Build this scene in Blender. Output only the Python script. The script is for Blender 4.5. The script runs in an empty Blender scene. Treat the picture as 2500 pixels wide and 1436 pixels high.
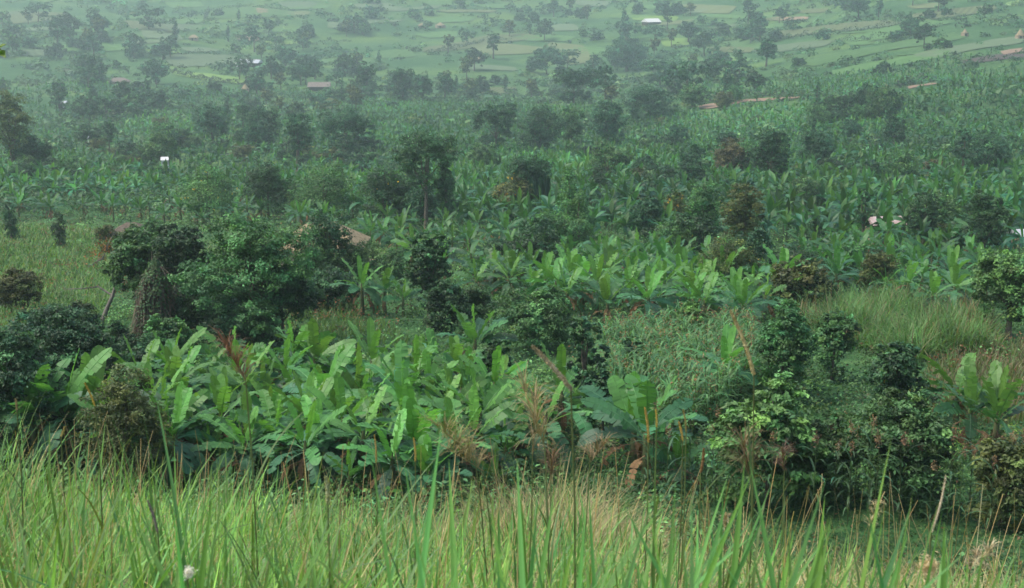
import bpy, math, random
import numpy as np
from mathutils import Matrix, Vector

SC = bpy.context.scene
COL = SC.collection
R = math.radians

# ------------------------------------------------------------------ camera, sky, sun, exposure
F_PX = 3434.0            # focal length in pixels of a 2500 px wide frame
PITCH = R(13.4)
cam_data = bpy.data.cameras.new("camera")
cam = bpy.data.objects.new("camera", cam_data)
COL.objects.link(cam)
cam.location = (0, 0, 0)
cam.rotation_euler = (R(90) - PITCH, 0, 0)
cam_data.sensor_width = 36.0
cam_data.lens = 36.0 * F_PX / 2500.0
cam_data.clip_start = 0.05
cam_data.clip_end = 20000.0
cam_data.dof.use_dof = True
cam_data.dof.focus_distance = 60.0
cam_data.dof.aperture_fstop = 9.0
SC.camera = cam

SUN_EL, SUN_AZ = R(60), R(-95)      # azimuth measured clockwise from +Y
world = bpy.data.worlds.new("World")
SC.world = world
world.use_nodes = True
wn = world.node_tree.nodes
wl = world.node_tree.links
for n in list(wn):
    wn.remove(n)
wout = wn.new("ShaderNodeOutputWorld")
wbg = wn.new("ShaderNodeBackground")
wsky = wn.new("ShaderNodeTexSky")
wsky.sky_type = 'NISHITA'
wsky.sun_disc = False
wsky.sun_elevation = SUN_EL
wsky.sun_rotation = SUN_AZ
wsky.dust_density = 4.0
wsky.air_density = 1.0
wbg.inputs["Strength"].default_value = 0.15
wl.new(wsky.outputs[0], wbg.inputs[0])
wl.new(wbg.outputs[0], wout.inputs[0])

sun_d = bpy.data.lights.new("sun", 'SUN')
sun_d.energy = 1.6
sun_d.angle = R(14)
sun_d.color = (1.0, 0.96, 0.88)
sun = bpy.data.objects.new("sun", sun_d)
COL.objects.link(sun)
sdir = Vector((math.sin(SUN_AZ) * math.cos(SUN_EL), math.cos(SUN_AZ) * math.cos(SUN_EL), math.sin(SUN_EL)))
sun.rotation_euler = sdir.to_track_quat('Z', 'Y').to_euler()

SC.view_settings.view_transform = 'Standard'
SC.view_settings.look = 'None'
SC.view_settings.exposure = 0.88
SC.view_settings.gamma = 1.0
SC.render.engine = 'CYCLES'
cy = SC.cycles
cy.max_bounces = 6
cy.diffuse_bounces = 2
cy.glossy_bounces = 2
cy.transmission_bounces = 3
cy.volume_bounces = 4
cy.use_denoising = True
cy.filter_width = 1.6

# ------------------------------------------------------------------ terrain height and pixel to ground
_KY = [-200, -60, 0, 3, 6, 10, 13, 20, 27, 34, 45, 66, 88, 112, 140, 170, 220, 280, 420, 560, 700, 800, 900, 1150, 1500, 2200, 3000, 6000]
_KZ = [30, 12, -1.7, -2.5, -3.4, -4.65, -6.0, -9.9, -12.9, -13.9, -15.0, -17.4, -20.5, -23.3, -26.6, -29.2, -34.6, -39.9, -47.5, -54, -58.5, -56.5, -50.5, -31.5, 3, 60, 120, 300]
_s = np.linspace(math.asinh(-20.0), math.asinh(600.0), 3000)      # y = 10 sinh(s)
_tab = np.interp(10 * np.sinh(_s), _KY, _KZ)
_k = np.hanning(91); _k /= _k.sum()
_tab = np.convolve(np.pad(_tab, 45, mode='edge'), _k, mode='valid')


def sstep(t):
    t = np.clip(t, 0, 1)
    return t * t * (3 - 2 * t)


def height(x, y):
    x = np.asarray(x, float); y = np.asarray(y, float)
    z = np.interp(np.arcsinh(y / 10.0), _s, _tab)
    z = z - 0.085 * np.clip(x, -8, 8) * sstep((y - 1) / 6) * sstep((30 - y) / 14)
    yy = np.maximum(y, 1.0)
    r = x / yy
    z = z + sstep((r - 0.02) / 0.34) * np.clip((y - 200) / 500, 0, 2.2) * 32
    z = z + sstep((-r - 0.1) / 0.5) * np.clip((y - 500) / 600, 0, 2) * 10
    a = np.clip((y - 25) / 400, 0, 1)
    z = z + a * (1.6 * np.sin(x / 47 + 1.3) * np.sin(y / 61 + .4) + 1.1 * np.sin(x / 23 + y / 37) + 2.2 * np.sin(x / 140 - y / 170 + 2))
    b = np.clip((y - 480) / 700, 0, 1.3)
    z = z + b * (7 * np.sin(x / 88 + y / 210 + 1) * np.sin(y / 105 + x / 400) + 2.5 * np.sin(x / 41 - y / 73 + .5))
    z = z + 0.10 * np.sin(x * 1.1 + 0.3) * np.sin(y * 0.9) * sstep((y - 2) / 4)
    return z


_cp, _sp = math.cos(PITCH), math.sin(PITCH)


def ray(px, py):
    u = (px - 1250.0) / F_PX
    v = (718.0 - py) / F_PX
    return np.array([u, _cp + v * _sp, -_sp + v * _cp])     # depth 1 along the view axis


_T = np.geomspace(6, 5000, 4000)


def ground(px, py, tmin=12.0):
    """The spot of ground seen at a pixel, behind the near bank."""
    d = ray(px, py)
    t = _T[_T > tmin]
    P = t[:, None] * d
    below = P[:, 2] < height(P[:, 0], P[:, 1])
    i = int(np.argmax(below)) if below.any() else len(t) - 1
    p = P[i]
    return Vector((p[0], p[1], float(height(p[0], p[1])))), t[i]


def depth_point(px, py, dep):
    return Vector(ray(px, py) * dep)


def project(P):
    P = np.asarray(P, float)
    dep = P[..., 1] * _cp - P[..., 2] * _sp
    v = P[..., 1] * _sp + P[..., 2] * _cp
    dep = np.maximum(dep, 1e-3)
    return 1250 + F_PX * P[..., 0] / dep, 718 - F_PX * v / dep, dep


def in_poly(px, py, poly):
    px = np.asarray(px, float); py = np.asarray(py, float)
    c = np.zeros(px.shape, bool)
    n = len(poly)
    for i in range(n):
        x0, y0 = poly[i]; x1, y1 = poly[(i + 1) % n]
        if y0 == y1:
            continue
        cond = (y0 > py) != (y1 > py)
        c ^= cond & (px < (x1 - x0) * (py - y0) / (y1 - y0) + x0)
    return c


# ------------------------------------------------------------------ materials
def nodes_of(name):
    m = bpy.data.materials.new(name)
    m.use_nodes = True
    nt = m.node_tree
    for n in list(nt.nodes):
        nt.nodes.remove(n)
    return m, nt.nodes, nt.links


def leaf_material(name, rough=0.5, spec=0.3, trans=0.3, var=0.25, scale=1.5, hue=(1, 1, 1)):
    """Leaf colour comes from the plant's own leaf-by-leaf tint; each plant varies a little."""
    m, N, L = nodes_of(name)
    out = N.new("ShaderNodeOutputMaterial")
    at = N.new("ShaderNodeAttribute"); at.attribute_name = "tint"
    oi = N.new("ShaderNodeObjectInfo")
    tc = N.new("ShaderNodeTexCoord")
    nz = N.new("ShaderNodeTexNoise"); nz.inputs["Scale"].default_value = scale; nz.inputs["Detail"].default_value = 3
    L.new(tc.outputs["Object"], nz.inputs["Vector"])
    mr = N.new("ShaderNodeMapRange"); mr.inputs[1].default_value = 0.3; mr.inputs[2].default_value = 0.7
    mr.inputs[3].default_value = 1 - var; mr.inputs[4].default_value = 1 + var
    L.new(nz.outputs[0], mr.inputs[0])
    mo = N.new("ShaderNodeMapRange"); mo.inputs[3].default_value = 0.82; mo.inputs[4].default_value = 1.18
    L.new(oi.outputs["Random"], mo.inputs[0])
    mu = N.new("ShaderNodeMath"); mu.operation = 'MULTIPLY'
    L.new(mr.outputs[0], mu.inputs[0]); L.new(mo.outputs[0], mu.inputs[1])
    hs = N.new("ShaderNodeHueSaturation")
    mh = N.new("ShaderNodeMapRange"); mh.inputs[3].default_value = 0.485; mh.inputs[4].default_value = 0.515
    L.new(oi.outputs["Random"], mh.inputs[0])
    L.new(mh.outputs[0], hs.inputs["Hue"])
    L.new(mu.outputs[0], hs.inputs["Value"])
    ht = N.new("ShaderNodeMix"); ht.data_type = 'RGBA'; ht.blend_type = 'MULTIPLY'; ht.inputs[0].default_value = 1.0
    ht.inputs[7].default_value = (*hue, 1)
    L.new(at.outputs["Color"], ht.inputs[6])
    L.new(ht.outputs[2], hs.inputs["Color"])
    bs = N.new("ShaderNodeBsdfPrincipled")
    bs.inputs["Roughness"].default_value = rough
    bs.inputs["Specular IOR Level"].default_value = spec
    L.new(hs.outputs[0], bs.inputs["Base Color"])
    if trans > 0:
        tr = N.new("ShaderNodeBsdfTranslucent")
        mixc = N.new("ShaderNodeMix"); mixc.data_type = 'RGBA'; mixc.blend_type = 'MULTIPLY'
        mixc.inputs[0].default_value = 1.0
        mixc.inputs[7].default_value = (1.5, 1.45, 0.7, 1)
        L.new(hs.outputs[0], mixc.inputs[6])
        L.new(mixc.outputs[2], tr.inputs[0])
        mx = N.new("ShaderNodeMixShader"); mx.inputs[0].default_value = trans
        L.new(bs.outputs[0], mx.inputs[1]); L.new(tr.outputs[0], mx.inputs[2])
        L.new(mx.outputs[0], out.inputs[0])
    else:
        L.new(bs.outputs[0], out.inputs[0])
    return m


def mottled_material(name, cols, scale=1.0, detail=6, rough=0.9, stripes=None, bump=0.0, coord="Object"):
    m, N, L = nodes_of(name)
    out = N.new("ShaderNodeOutputMaterial")
    bs = N.new("ShaderNodeBsdfPrincipled"); bs.inputs["Roughness"].default_value = rough
    bs.inputs["Specular IOR Level"].default_value = 0.15
    tc = N.new("ShaderNodeTexCoord")
    nz = N.new("ShaderNodeTexNoise"); nz.inputs["Scale"].default_value = scale; nz.inputs["Detail"].default_value = detail
    nz.inputs["Roughness"].default_value = 0.65
    L.new(tc.outputs[coord], nz.inputs["Vector"])
    cr = N.new("ShaderNodeValToRGB")
    e = cr.color_ramp.elements
    for i, c in enumerate(cols):
        p = 0.3 + 0.4 * i / max(1, len(cols) - 1)
        el = e[i] if i < 2 else e.new(p)
        el.position = p
        el.color = (*c, 1)
    L.new(nz.outputs[0], cr.inputs[0])
    col = cr.outputs[0]
    if stripes:
        wv = N.new("ShaderNodeTexWave"); wv.inputs["Scale"].default_value = stripes[0]
        wv.inputs["Distortion"].default_value = 1.5
        mp = N.new("ShaderNodeMapping"); mp.inputs["Rotation"].default_value = (0, 0, stripes[1])
        L.new(tc.outputs[coord], mp.inputs[0]); L.new(mp.outputs[0], wv.inputs[0])
        mx = N.new("ShaderNodeMix"); mx.data_type = 'RGBA'; mx.blend_type = 'MULTIPLY'; mx.inputs[0].default_value = stripes[2]
        L.new(col, mx.inputs[6]); L.new(wv.outputs[0], mx.inputs[7])
        col = mx.outputs[2]
    L.new(col, bs.inputs["Base Color"])
    if bump:
        bp = N.new("ShaderNodeBump"); bp.inputs["Strength"].default_value = bump; bp.inputs["Distance"].default_value = 0.1
        L.new(nz.outputs[0], bp.inputs["Height"]); L.new(bp.outputs[0], bs.inputs["Normal"])
    L.new(bs.outputs[0], out.inputs[0])
    return m


M_BANANA = leaf_material("banana_leaf", rough=0.5, spec=0.35, trans=0.34, var=0.16, scale=1.2, hue=(.90, .94, .94))
M_LEAF = leaf_material("tree_leaf", rough=0.5, spec=0.3, trans=0.2, var=0.25, scale=0.9, hue=(.92, .95, .90))
M_GRASS = leaf_material("grass_blade", rough=0.5, spec=0.3, trans=0.35, var=0.25, scale=0.8)
M_WEED = leaf_material("weed_leaf", rough=0.55, spec=0.25, trans=0.22, var=0.4, scale=0.12, hue=(.92, .95, .90))
M_DRY = leaf_material("dry_plant", rough=0.8, spec=0.1, trans=0.2, var=0.25, scale=2.0)
M_FLOWER = leaf_material("flower_petal", rough=0.6, spec=0.2, trans=0.25, var=0.1, scale=3.0)
M_BARK = mottled_material("bark", [(0.05, 0.04, 0.03), (0.12, 0.10, 0.075), (0.2, 0.17, 0.13)], scale=6, bump=0.4)
M_PALEBARK = mottled_material("pale_bark", [(0.11, 0.10, 0.085), (0.19, 0.175, 0.15)], scale=4, bump=0.3)
M_STEM = mottled_material("banana_stem", [(0.05, 0.07, 0.03), (0.10, 0.12, 0.05), (0.14, 0.10, 0.06)], scale=3, bump=0.2)
M_THATCH = mottled_material("thatch", [(0.14, 0.11, 0.065), (0.25, 0.20, 0.115), (0.33, 0.27, 0.165)], scale=3, detail=8, bump=0.6)
M_OLDTHATCH = mottled_material("old_thatch", [(0.12, 0.10, 0.085), (0.24, 0.2, 0.17)], scale=2, detail=8, bump=0.6)
M_SHED = mottled_material("rotten_thatch", [(0.07, 0.055, 0.04), (0.15, 0.12, 0.09)], scale=4, detail=8, bump=0.8)
M_MUD = mottled_material("mud_wall", [(0.25, 0.18, 0.12), (0.36, 0.28, 0.20)], scale=2, bump=0.3)
M_TIN = mottled_material("tin_roof", [(0.30, 0.32, 0.35), (0.42, 0.43, 0.45)], scale=1.0, rough=0.45)
M_RUSTTIN = mottled_material("rusty_tin", [(0.26, 0.16, 0.14), (0.38, 0.30, 0.28), (0.45, 0.40, 0.38)], scale=0.9, rough=0.6)
M_WHITE = mottled_material("limewash", [(0.5, 0.5, 0.48), (0.62, 0.62, 0.6)], scale=2)
M_DARKWOOD = mottled_material("dark_wood", [(0.03, 0.025, 0.02), (0.07, 0.055, 0.04)], scale=5)


# ------------------------------------------------------------------ mesh collecting
class MB:
    def __init__(self):
        self.v, self.f, self.c, self.n = [], [], [], 0

    def add(self, V, F, C):
        V = np.asarray(V, float).reshape(-1, 3)
        F = np.asarray(F, np.int64).reshape(-1, 4)
        C = np.asarray(C, float)
        if C.ndim == 1:
            C = np.tile(C[:3], (len(V), 1))
        self.v.append(V); self.f.append(F + self.n); self.c.append(C.reshape(-1, 3)); self.n += len(V)
        return self

    def build(self, name, mat, parent=None, smooth=False, loc=None):
        V = np.concatenate(self.v) if self.v else np.zeros((0, 3))
        F = np.concatenate(self.f) if self.f else np.zeros((0, 4), np.int64)
        C = np.concatenate(self.c) if self.c else np.zeros((0, 3))
        if loc is not None:
            V = V - np.array(loc)
        me = bpy.data.meshes.new(name)
        me.vertices.add(len(V)); me.vertices.foreach_set("co", V.astype(np.float32).ravel())
        me.loops.add(F.size); me.loops.foreach_set("vertex_index", F.astype(np.int32).ravel())
        me.polygons.add(len(F))
        me.polygons.foreach_set("loop_start", np.arange(0, F.size, 4, dtype=np.int32))
        me.update(calc_edges=True)
        a = me.attributes.new("tint", 'FLOAT_COLOR', 'POINT')
        a.data.foreach_set("color", np.concatenate([C, np.ones((len(C), 1))], 1).astype(np.float32).ravel())
        me.polygons.foreach_set("use_smooth", np.full(len(F), smooth, dtype=bool))
        me.materials.append(mat)
        o = bpy.data.objects.new(name, me)
        COL.objects.link(o)
        if parent is not None:
            o.parent = parent
        elif loc is not None:
            o.location = loc
        return o


def grid_faces(n, rows, cols):
    """Quads of n strips, each rows x cols vertices."""
    i, j = np.meshgrid(np.arange(rows - 1), np.arange(cols - 1), indexing='ij')
    a = (i * cols + j).ravel()
    q = np.stack([a, a + 1, a + cols + 1, a + cols], 1)
    return (q[None] + (np.arange(n) * rows * cols)[:, None, None]).reshape(-1, 4)


def arcs(base, az, e0, droop, length, segs, power=1.4):
    """Midlines of n blades: n x (segs+1) x 3 points and their directions."""
    n = len(az)
    s = (np.arange(segs) + 0.5) / segs
    e = e0[:, None] - droop[:, None] * s[None] ** power
    st = length[:, None] / segs
    dx = np.cos(e) * np.sin(az)[:, None] * st
    dy = np.cos(e) * np.cos(az)[:, None] * st
    dz = np.sin(e) * st
    D = np.stack([dx, dy, dz], -1)
    P = np.concatenate([np.zeros((n, 1, 3)), np.cumsum(D, 1)], 1) + base[:, None, :]
    return P


def frame_dirs(P, az, roll):
    T = np.gradient(P, axis=1)
    T /= np.linalg.norm(T, axis=2, keepdims=True) + 1e-9
    S = np.stack([np.cos(az), -np.sin(az), np.zeros_like(az)], -1)[:, None, :] * np.ones((1, P.shape[1], 1))
    U = np.cross(S, T)
    c, s = np.cos(roll)[:, None, None], np.sin(roll)[:, None, None]
    return S * c + U * s, U * c - S * s


def blades(mb, base, az, e0, droop, length, width, col, segs=4, prof=None, roll=None, fold=0.0, power=1.4):
    """n curved blades as strips (two columns, or three with a folded midrib)."""
    n = len(az)
    if n == 0:
        return
    P = arcs(base, az, e0, droop, length, segs, power)
    roll = np.zeros(n) if roll is None else roll
    S, U = frame_dirs(P, az, roll)
    s = np.linspace(0, 1, segs + 1)
    w = np.interp(s, *prof) if prof else (1 - s ** 2) * 0.96 + 0.04
    W = 0.5 * width[:, None, None] * w[None, :, None]
    if fold:
        V = np.stack([P - S * W + U * W * fold, P, P + S * W + U * W * fold], 2)
        k = 3
    else:
        V = np.stack([P - S * W, P + S * W], 2)
        k = 2
    C = np.repeat(np.asarray(col).reshape(n, 1, 3), (segs + 1) * k, 1).reshape(-1, 3)
    mb.add(V.reshape(-1, 3), grid_faces(n, segs + 1, k), C)


def torn_leaves(mb, rng, base, az, e0, droop, length, width, col, segs=14, roll=None, tear=0.5, pet=0.12):
    """Banana leaves: a pale midrib and a blade of side strips that split and sag by themselves."""
    n = len(az)
    P = arcs(base, az, e0, droop, length, segs, 1.3)
    roll = np.zeros(n) if roll is None else roll
    S, U = frame_dirs(P, az, roll)
    s = np.linspace(0, 1, segs + 1)
    prof = np.interp(s, [0, pet, pet + .05, 0.28, 0.75, 0.9, 0.97, 1.0], [0.04, 0.05, 0.6, 0.98, 1.0, 0.85, 0.55, 0.2])
    col = np.asarray(col).reshape(n, 1, 3)
    for side in (-1, 1):
        wi = prof[None] * width[:, None] * 0.5
        j = rng.normal(0, 1, (n, segs))
        lift = 0.18 + 0.10 * rng.normal(0, 1, (n, 1)) + (rng.random((n, segs)) < 0.3 * tear) * rng.normal(-0.55, 0.3, (n, segs)) + 0.09 * j
        gap = (rng.random((n, segs)) < tear) * rng.random((n, segs)) * 0.2
        shr = 1 - (rng.random((n, segs)) < tear * 0.4) * rng.random((n, segs)) * 0.25
        a0, a1 = P[:, :-1], P[:, 1:]
        T = a1 - a0
        w0 = (wi[:, :-1] * shr)[..., None]; w1 = (wi[:, 1:] * shr)[..., None]
        lz = lift[..., None]; g = gap[..., None]
        sw = 0.25 * np.linalg.norm(T, axis=2, keepdims=True)
        Td = T / (np.linalg.norm(T, axis=2, keepdims=True) + 1e-9)
        b0 = a0 + side * S[:, :-1] * w0 + U[:, :-1] * w0 * lz + T * g + Td * w0 * 0.18
        b1 = a1 + side * S[:, 1:] * w1 + U[:, 1:] * w1 * lz - T * g + Td * w1 * 0.18
        b0[..., 2] -= 0.10 * w0[..., 0]; b1[..., 2] -= 0.10 * w1[..., 0]
        V = np.stack([a0, a1, b1, b0] if side < 0 else [a1, a0, b0, b1], 2)
        cv = col * (1 + 0.07 * rng.normal(0, 1, (n, segs, 1)))
        C = np.repeat(cv[:, :, None, :], 4, 2)
        m = np.arange(n * segs)[:, None] * 4 + np.arange(4)[None]
        mb.add(V.reshape(-1, 3), m, np.clip(C, 0, 1).reshape(-1, 3))
    W = np.interp(s, [0, 0.2, 1], [0.035, 0.022, 0.005])[None, :, None] * (length[:, None, None] / 2)
    V = np.stack([P - S * W - U * 0.004, P + U * 0.012, P + S * W - U * 0.004], 2)
    cm = np.clip(col * 1.35 + 0.03, 0, 1)
    mb.add(V.reshape(-1, 3), grid_faces(n, segs + 1, 3), np.repeat(cm, (segs + 1) * 3, 1).reshape(-1, 3))


def tube(mb, pts, rad, col=(0.1, 0.08, 0.06), sides=7):
    P = np.asarray(pts, float)
    rad = np.asarray(rad, float)
    T = np.gradient(P, axis=0)
    T /= np.linalg.norm(T, axis=1, keepdims=True) + 1e-9
    ref = np.array([1.0, 0.13, 0.07])
    A = np.cross(T, ref); A /= np.linalg.norm(A, axis=1, keepdims=True) + 1e-9
    B = np.cross(T, A)
    th = np.linspace(0, 2 * math.pi, sides, endpoint=False)
    V = P[:, None] + rad[:, None, None] * (A[:, None] * np.cos(th)[None, :, None] + B[:, None] * np.sin(th)[None, :, None])
    n = len(P)
    i, j = np.meshgrid(np.arange(n - 1), np.arange(sides), indexing='ij')
    a = i * sides + j; b = i * sides + (j + 1) % sides
    F = np.stack([a, b, b + sides, a + sides], -1).reshape(-1, 4)
    mb.add(V.reshape(-1, 3), F, np.array(col))


def bent(rng, p0, p1, n=6, wob=0.06):
    p0 = np.asarray(p0, float); p1 = np.asarray(p1, float)
    t = np.linspace(0, 1, n)[:, None]
    L = np.linalg.norm(p1 - p0)
    w = np.cumsum(rng.normal(0, 1, (n, 3)), 0) * wob * L / n
    w -= w[0]
    w = w - t * w[-1]
    return p0 + (p1 - p0) * t + w


def leaf_quads(mb, rng, P, Nrm, L, W, col, droop=0.0):
    """n small folded leaves at P facing Nrm."""
    n = len(P)
    if n == 0:
        return
    Nrm = Nrm / (np.linalg.norm(Nrm, axis=1, keepdims=True) + 1e-9)
    r = rng.normal(0, 1, (n, 3))
    if droop:
        r = r + np.array([0, 0, -droop])
    A = r - (r * Nrm).sum(1, keepdims=True) * Nrm
    A /= np.linalg.norm(A, axis=1, keepdims=True) + 1e-9
    B = np.cross(Nrm, A)
    L = np.asarray(L).reshape(-1, 1) * np.ones((n, 1)); W = np.asarray(W).reshape(-1, 1) * np.ones((n, 1))
    fold = rng.uniform(0.05, 0.3, (n, 1)) * W
    k = rng.uniform(-0.1, 0.15, (n, 1)) * L
    V = np.stack([P - A * L * .5, P + B * W * .5 + Nrm * fold - A * k, P + A * L * .5, P - B * W * .5 + Nrm * fold - A * k], 1)
    F = np.arange(4 * n).reshape(n, 4)
    mb.add(V.reshape(-1, 3), F, np.repeat(np.asarray(col).reshape(n, 1, 3), 4, 1).reshape(-1, 3))


def vary(rng, c, n, v=0.2, warm=0.1):
    """n colours around c: lighter, darker, a touch yellower or bluer."""
    k = np.exp(rng.normal(0, v, (n, 1)))
    h = rng.normal(0, warm, (n, 1))
    return np.clip(np.asarray(c)[None] * k * np.concatenate([1 + h, np.ones((n, 1)), 1 - h], 1), 0.003, 0.9)


# ------------------------------------------------------------------ naming
THINGS = []


def tag(o, label, cat, group=None, kind=None):
    if label:
        o["label"] = label
    if cat:
        o["category"] = cat
    if group:
        o["group"] = group
    if kind:
        o["kind"] = kind
    return o


def root(name, loc, rz=0.0, scale=1.0):
    o = bpy.data.objects.new(name, None)
    o.empty_display_size = 0.3
    COL.objects.link(o)
    o.location = loc
    o.rotation_euler = (0, 0, rz)
    o.scale = (scale, scale, scale)
    return o


def copy_tree(src, loc, rz=0.0, scale=1.0, scale_z=None):
    r = src.copy(); COL.objects.link(r)
    r.location = loc; r.rotation_euler = (0, 0, rz); r.scale = (scale, scale, scale_z or scale)
    for ch in src.children:
        c = ch.copy(); COL.objects.link(c); c.parent = r
    return r


def structure(o):
    o["kind"] = "structure"
    return o


def place_of(loc, h=0.0):
    """Where a thing shows in the frame."""
    px, py, dep = project(np.array([loc[0], loc[1], loc[2] + h]))
    return float(px), float(py), float(dep)

# ------------------------------------------------------------------ the ground, one sheet to beyond the last ridge
def build_terrain():
    rows, cols = 1100, 300
    y = 10 * np.sinh(np.linspace(math.asinh(-8.0), math.asinh(200.0), rows))
    u = np.linspace(-1, 1, cols)
    u = u * (0.35 + 0.65 * u * u)
    X = u[None] * (30 + 0.95 * np.maximum(y, 0))[:, None]
    Y = np.repeat(y[:, None], cols, 1)
    V = np.stack([X, Y, height(X, Y)], -1)
    mb = MB()
    mb.add(V.reshape(-1, 3), grid_faces(1, rows, cols)[:, ::-1], (0.05, 0.08, 0.03))
    return mb


def ground_material():
    m, N, L = nodes_of("hillside_ground")
    out = N.new("ShaderNodeOutputMaterial")
    bs = N.new("ShaderNodeBsdfPrincipled"); bs.inputs["Roughness"].default_value = 0.95
    bs.inputs["Specular IOR Level"].default_value = 0.1
    tc = N.new("ShaderNodeTexCoord")

    def noise(sc, det):
        n = N.new("ShaderNodeTexNoise"); n.inputs["Scale"].default_value = sc; n.inputs["Detail"].default_value = det
        n.inputs["Roughness"].default_value = 0.65
        L.new(tc.outputs["Object"], n.inputs["Vector"]); return n

    def ramp(src, stops):
        r = N.new("ShaderNodeValToRGB")
        for i, (p, c) in enumerate(stops):
            e = r.color_ramp.elements[i] if i < 2 else r.color_ramp.elements.new(p)
            e.position = p; e.color = (*c, 1)
        L.new(src, r.inputs[0]); return r
    fine = ramp(noise(1.3, 8).outputs[0], [(0.35, (0.024, 0.060, 0.022)), (0.52, (0.052, 0.120, 0.040)), (0.68, (0.090, 0.160, 0.055))])
    big = ramp(noise(0.018, 5).outputs[0], [(0.38, (0.6, 0.75, 0.7)), (0.5, (1.0, 1.0, 1.0)), (0.64, (1.7, 1.35, 1.0))])
    mx = N.new("ShaderNodeMix"); mx.data_type = 'RGBA'; mx.blend_type = 'MULTIPLY'; mx.inputs[0].default_value = 1
    L.new(fine.outputs[0], mx.inputs[6]); L.new(big.outputs[0], mx.inputs[7])
    L.new(mx.outputs[2], bs.inputs["Base Color"])
    bp = N.new("ShaderNodeBump"); bp.inputs["Strength"].default_value = 0.6; bp.inputs["Distance"].default_value = 0.3
    L.new(noise(2.0, 6).outputs[0], bp.inputs["Height"]); L.new(bp.outputs[0], bs.inputs["Normal"])
    L.new(bs.outputs[0], out.inputs[0])
    return m


structure(build_terrain().build("ground", ground_material(), smooth=True))

# ------------------------------------------------------------------ fields, bare soil and paths lying on the ground
FIELD_COLS = {
    "green": [(0.055, 0.125, 0.035), (0.085, 0.17, 0.05)],
    "lime": [(0.095, 0.175, 0.035), (0.14, 0.23, 0.05)],
    "olive": [(0.09, 0.12, 0.045), (0.13, 0.155, 0.065)],
    "tan": [(0.13, 0.125, 0.07), (0.20, 0.18, 0.11)],
    "soil": [(0.17, 0.115, 0.075), (0.27, 0.19, 0.13)],
    "dark": [(0.055, 0.045, 0.04), (0.09, 0.07, 0.06)],
    "grey": [(0.08, 0.125, 0.06), (0.115, 0.16, 0.08)],
}
FIELD_MATS = {}


def field(name, poly, kind, stripes=None, lift=None):
    key = (kind, stripes)
    if key not in FIELD_MATS:
        FIELD_MATS[key] = mottled_material("field_" + kind, FIELD_COLS[kind], scale=0.22, detail=8, stripes=stripes)
    pts = [ground(*p)[0] for p in poly]
    P = np.array([(p.x, p.y) for p in pts])
    n = len(P)
    # soften the outline, then fill it ring by ring towards its middle
    Q = []
    for i in range(n):
        a, b = P[i], P[(i + 1) % n]
        for t in np.linspace(0, 1, 8, endpoint=False):
            Q.append(a + (b - a) * t)
    Q = np.array(Q)
    for _ in range(2):
        Q = (np.roll(Q, 1, 0) + 2 * Q + np.roll(Q, -1, 0)) / 4
    rng = np.random.default_rng(len(Q) + int(abs(P[0, 1])))
    c = Q.mean(0)
    Q = c + (Q - c) * (1 + rng.normal(0, 0.02, (len(Q), 1)))
    rings = 14
    t = np.linspace(0.0, 1, rings)[:, None, None]
    G = c + (Q - c)[None] * t
    d = float(np.hypot(*c))
    lf = lift if lift is not None else 0.05 + d * 0.0005
    Z = height(G[..., 0], G[..., 1]) + lf
    V = np.concatenate([G, Z[..., None]], 2)
    m = len(Q)
    i, j = np.meshgrid(np.arange(rings - 1), np.arange(m), indexing='ij')
    a = i * m + j; b = i * m + (j + 1) % m
    F = np.stack([a, b, b + m, a + m], -1).reshape(-1, 4)
    F = F[:, ::-1] if np.cross(Q[1] - Q[0], Q[2] - Q[1]) < 0 else F
    mb = MB(); mb.add(V.reshape(-1, 3), F, (0.1, 0.1, 0.1))
    return structure(mb.build(name, FIELD_MATS[key], smooth=True))


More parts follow.
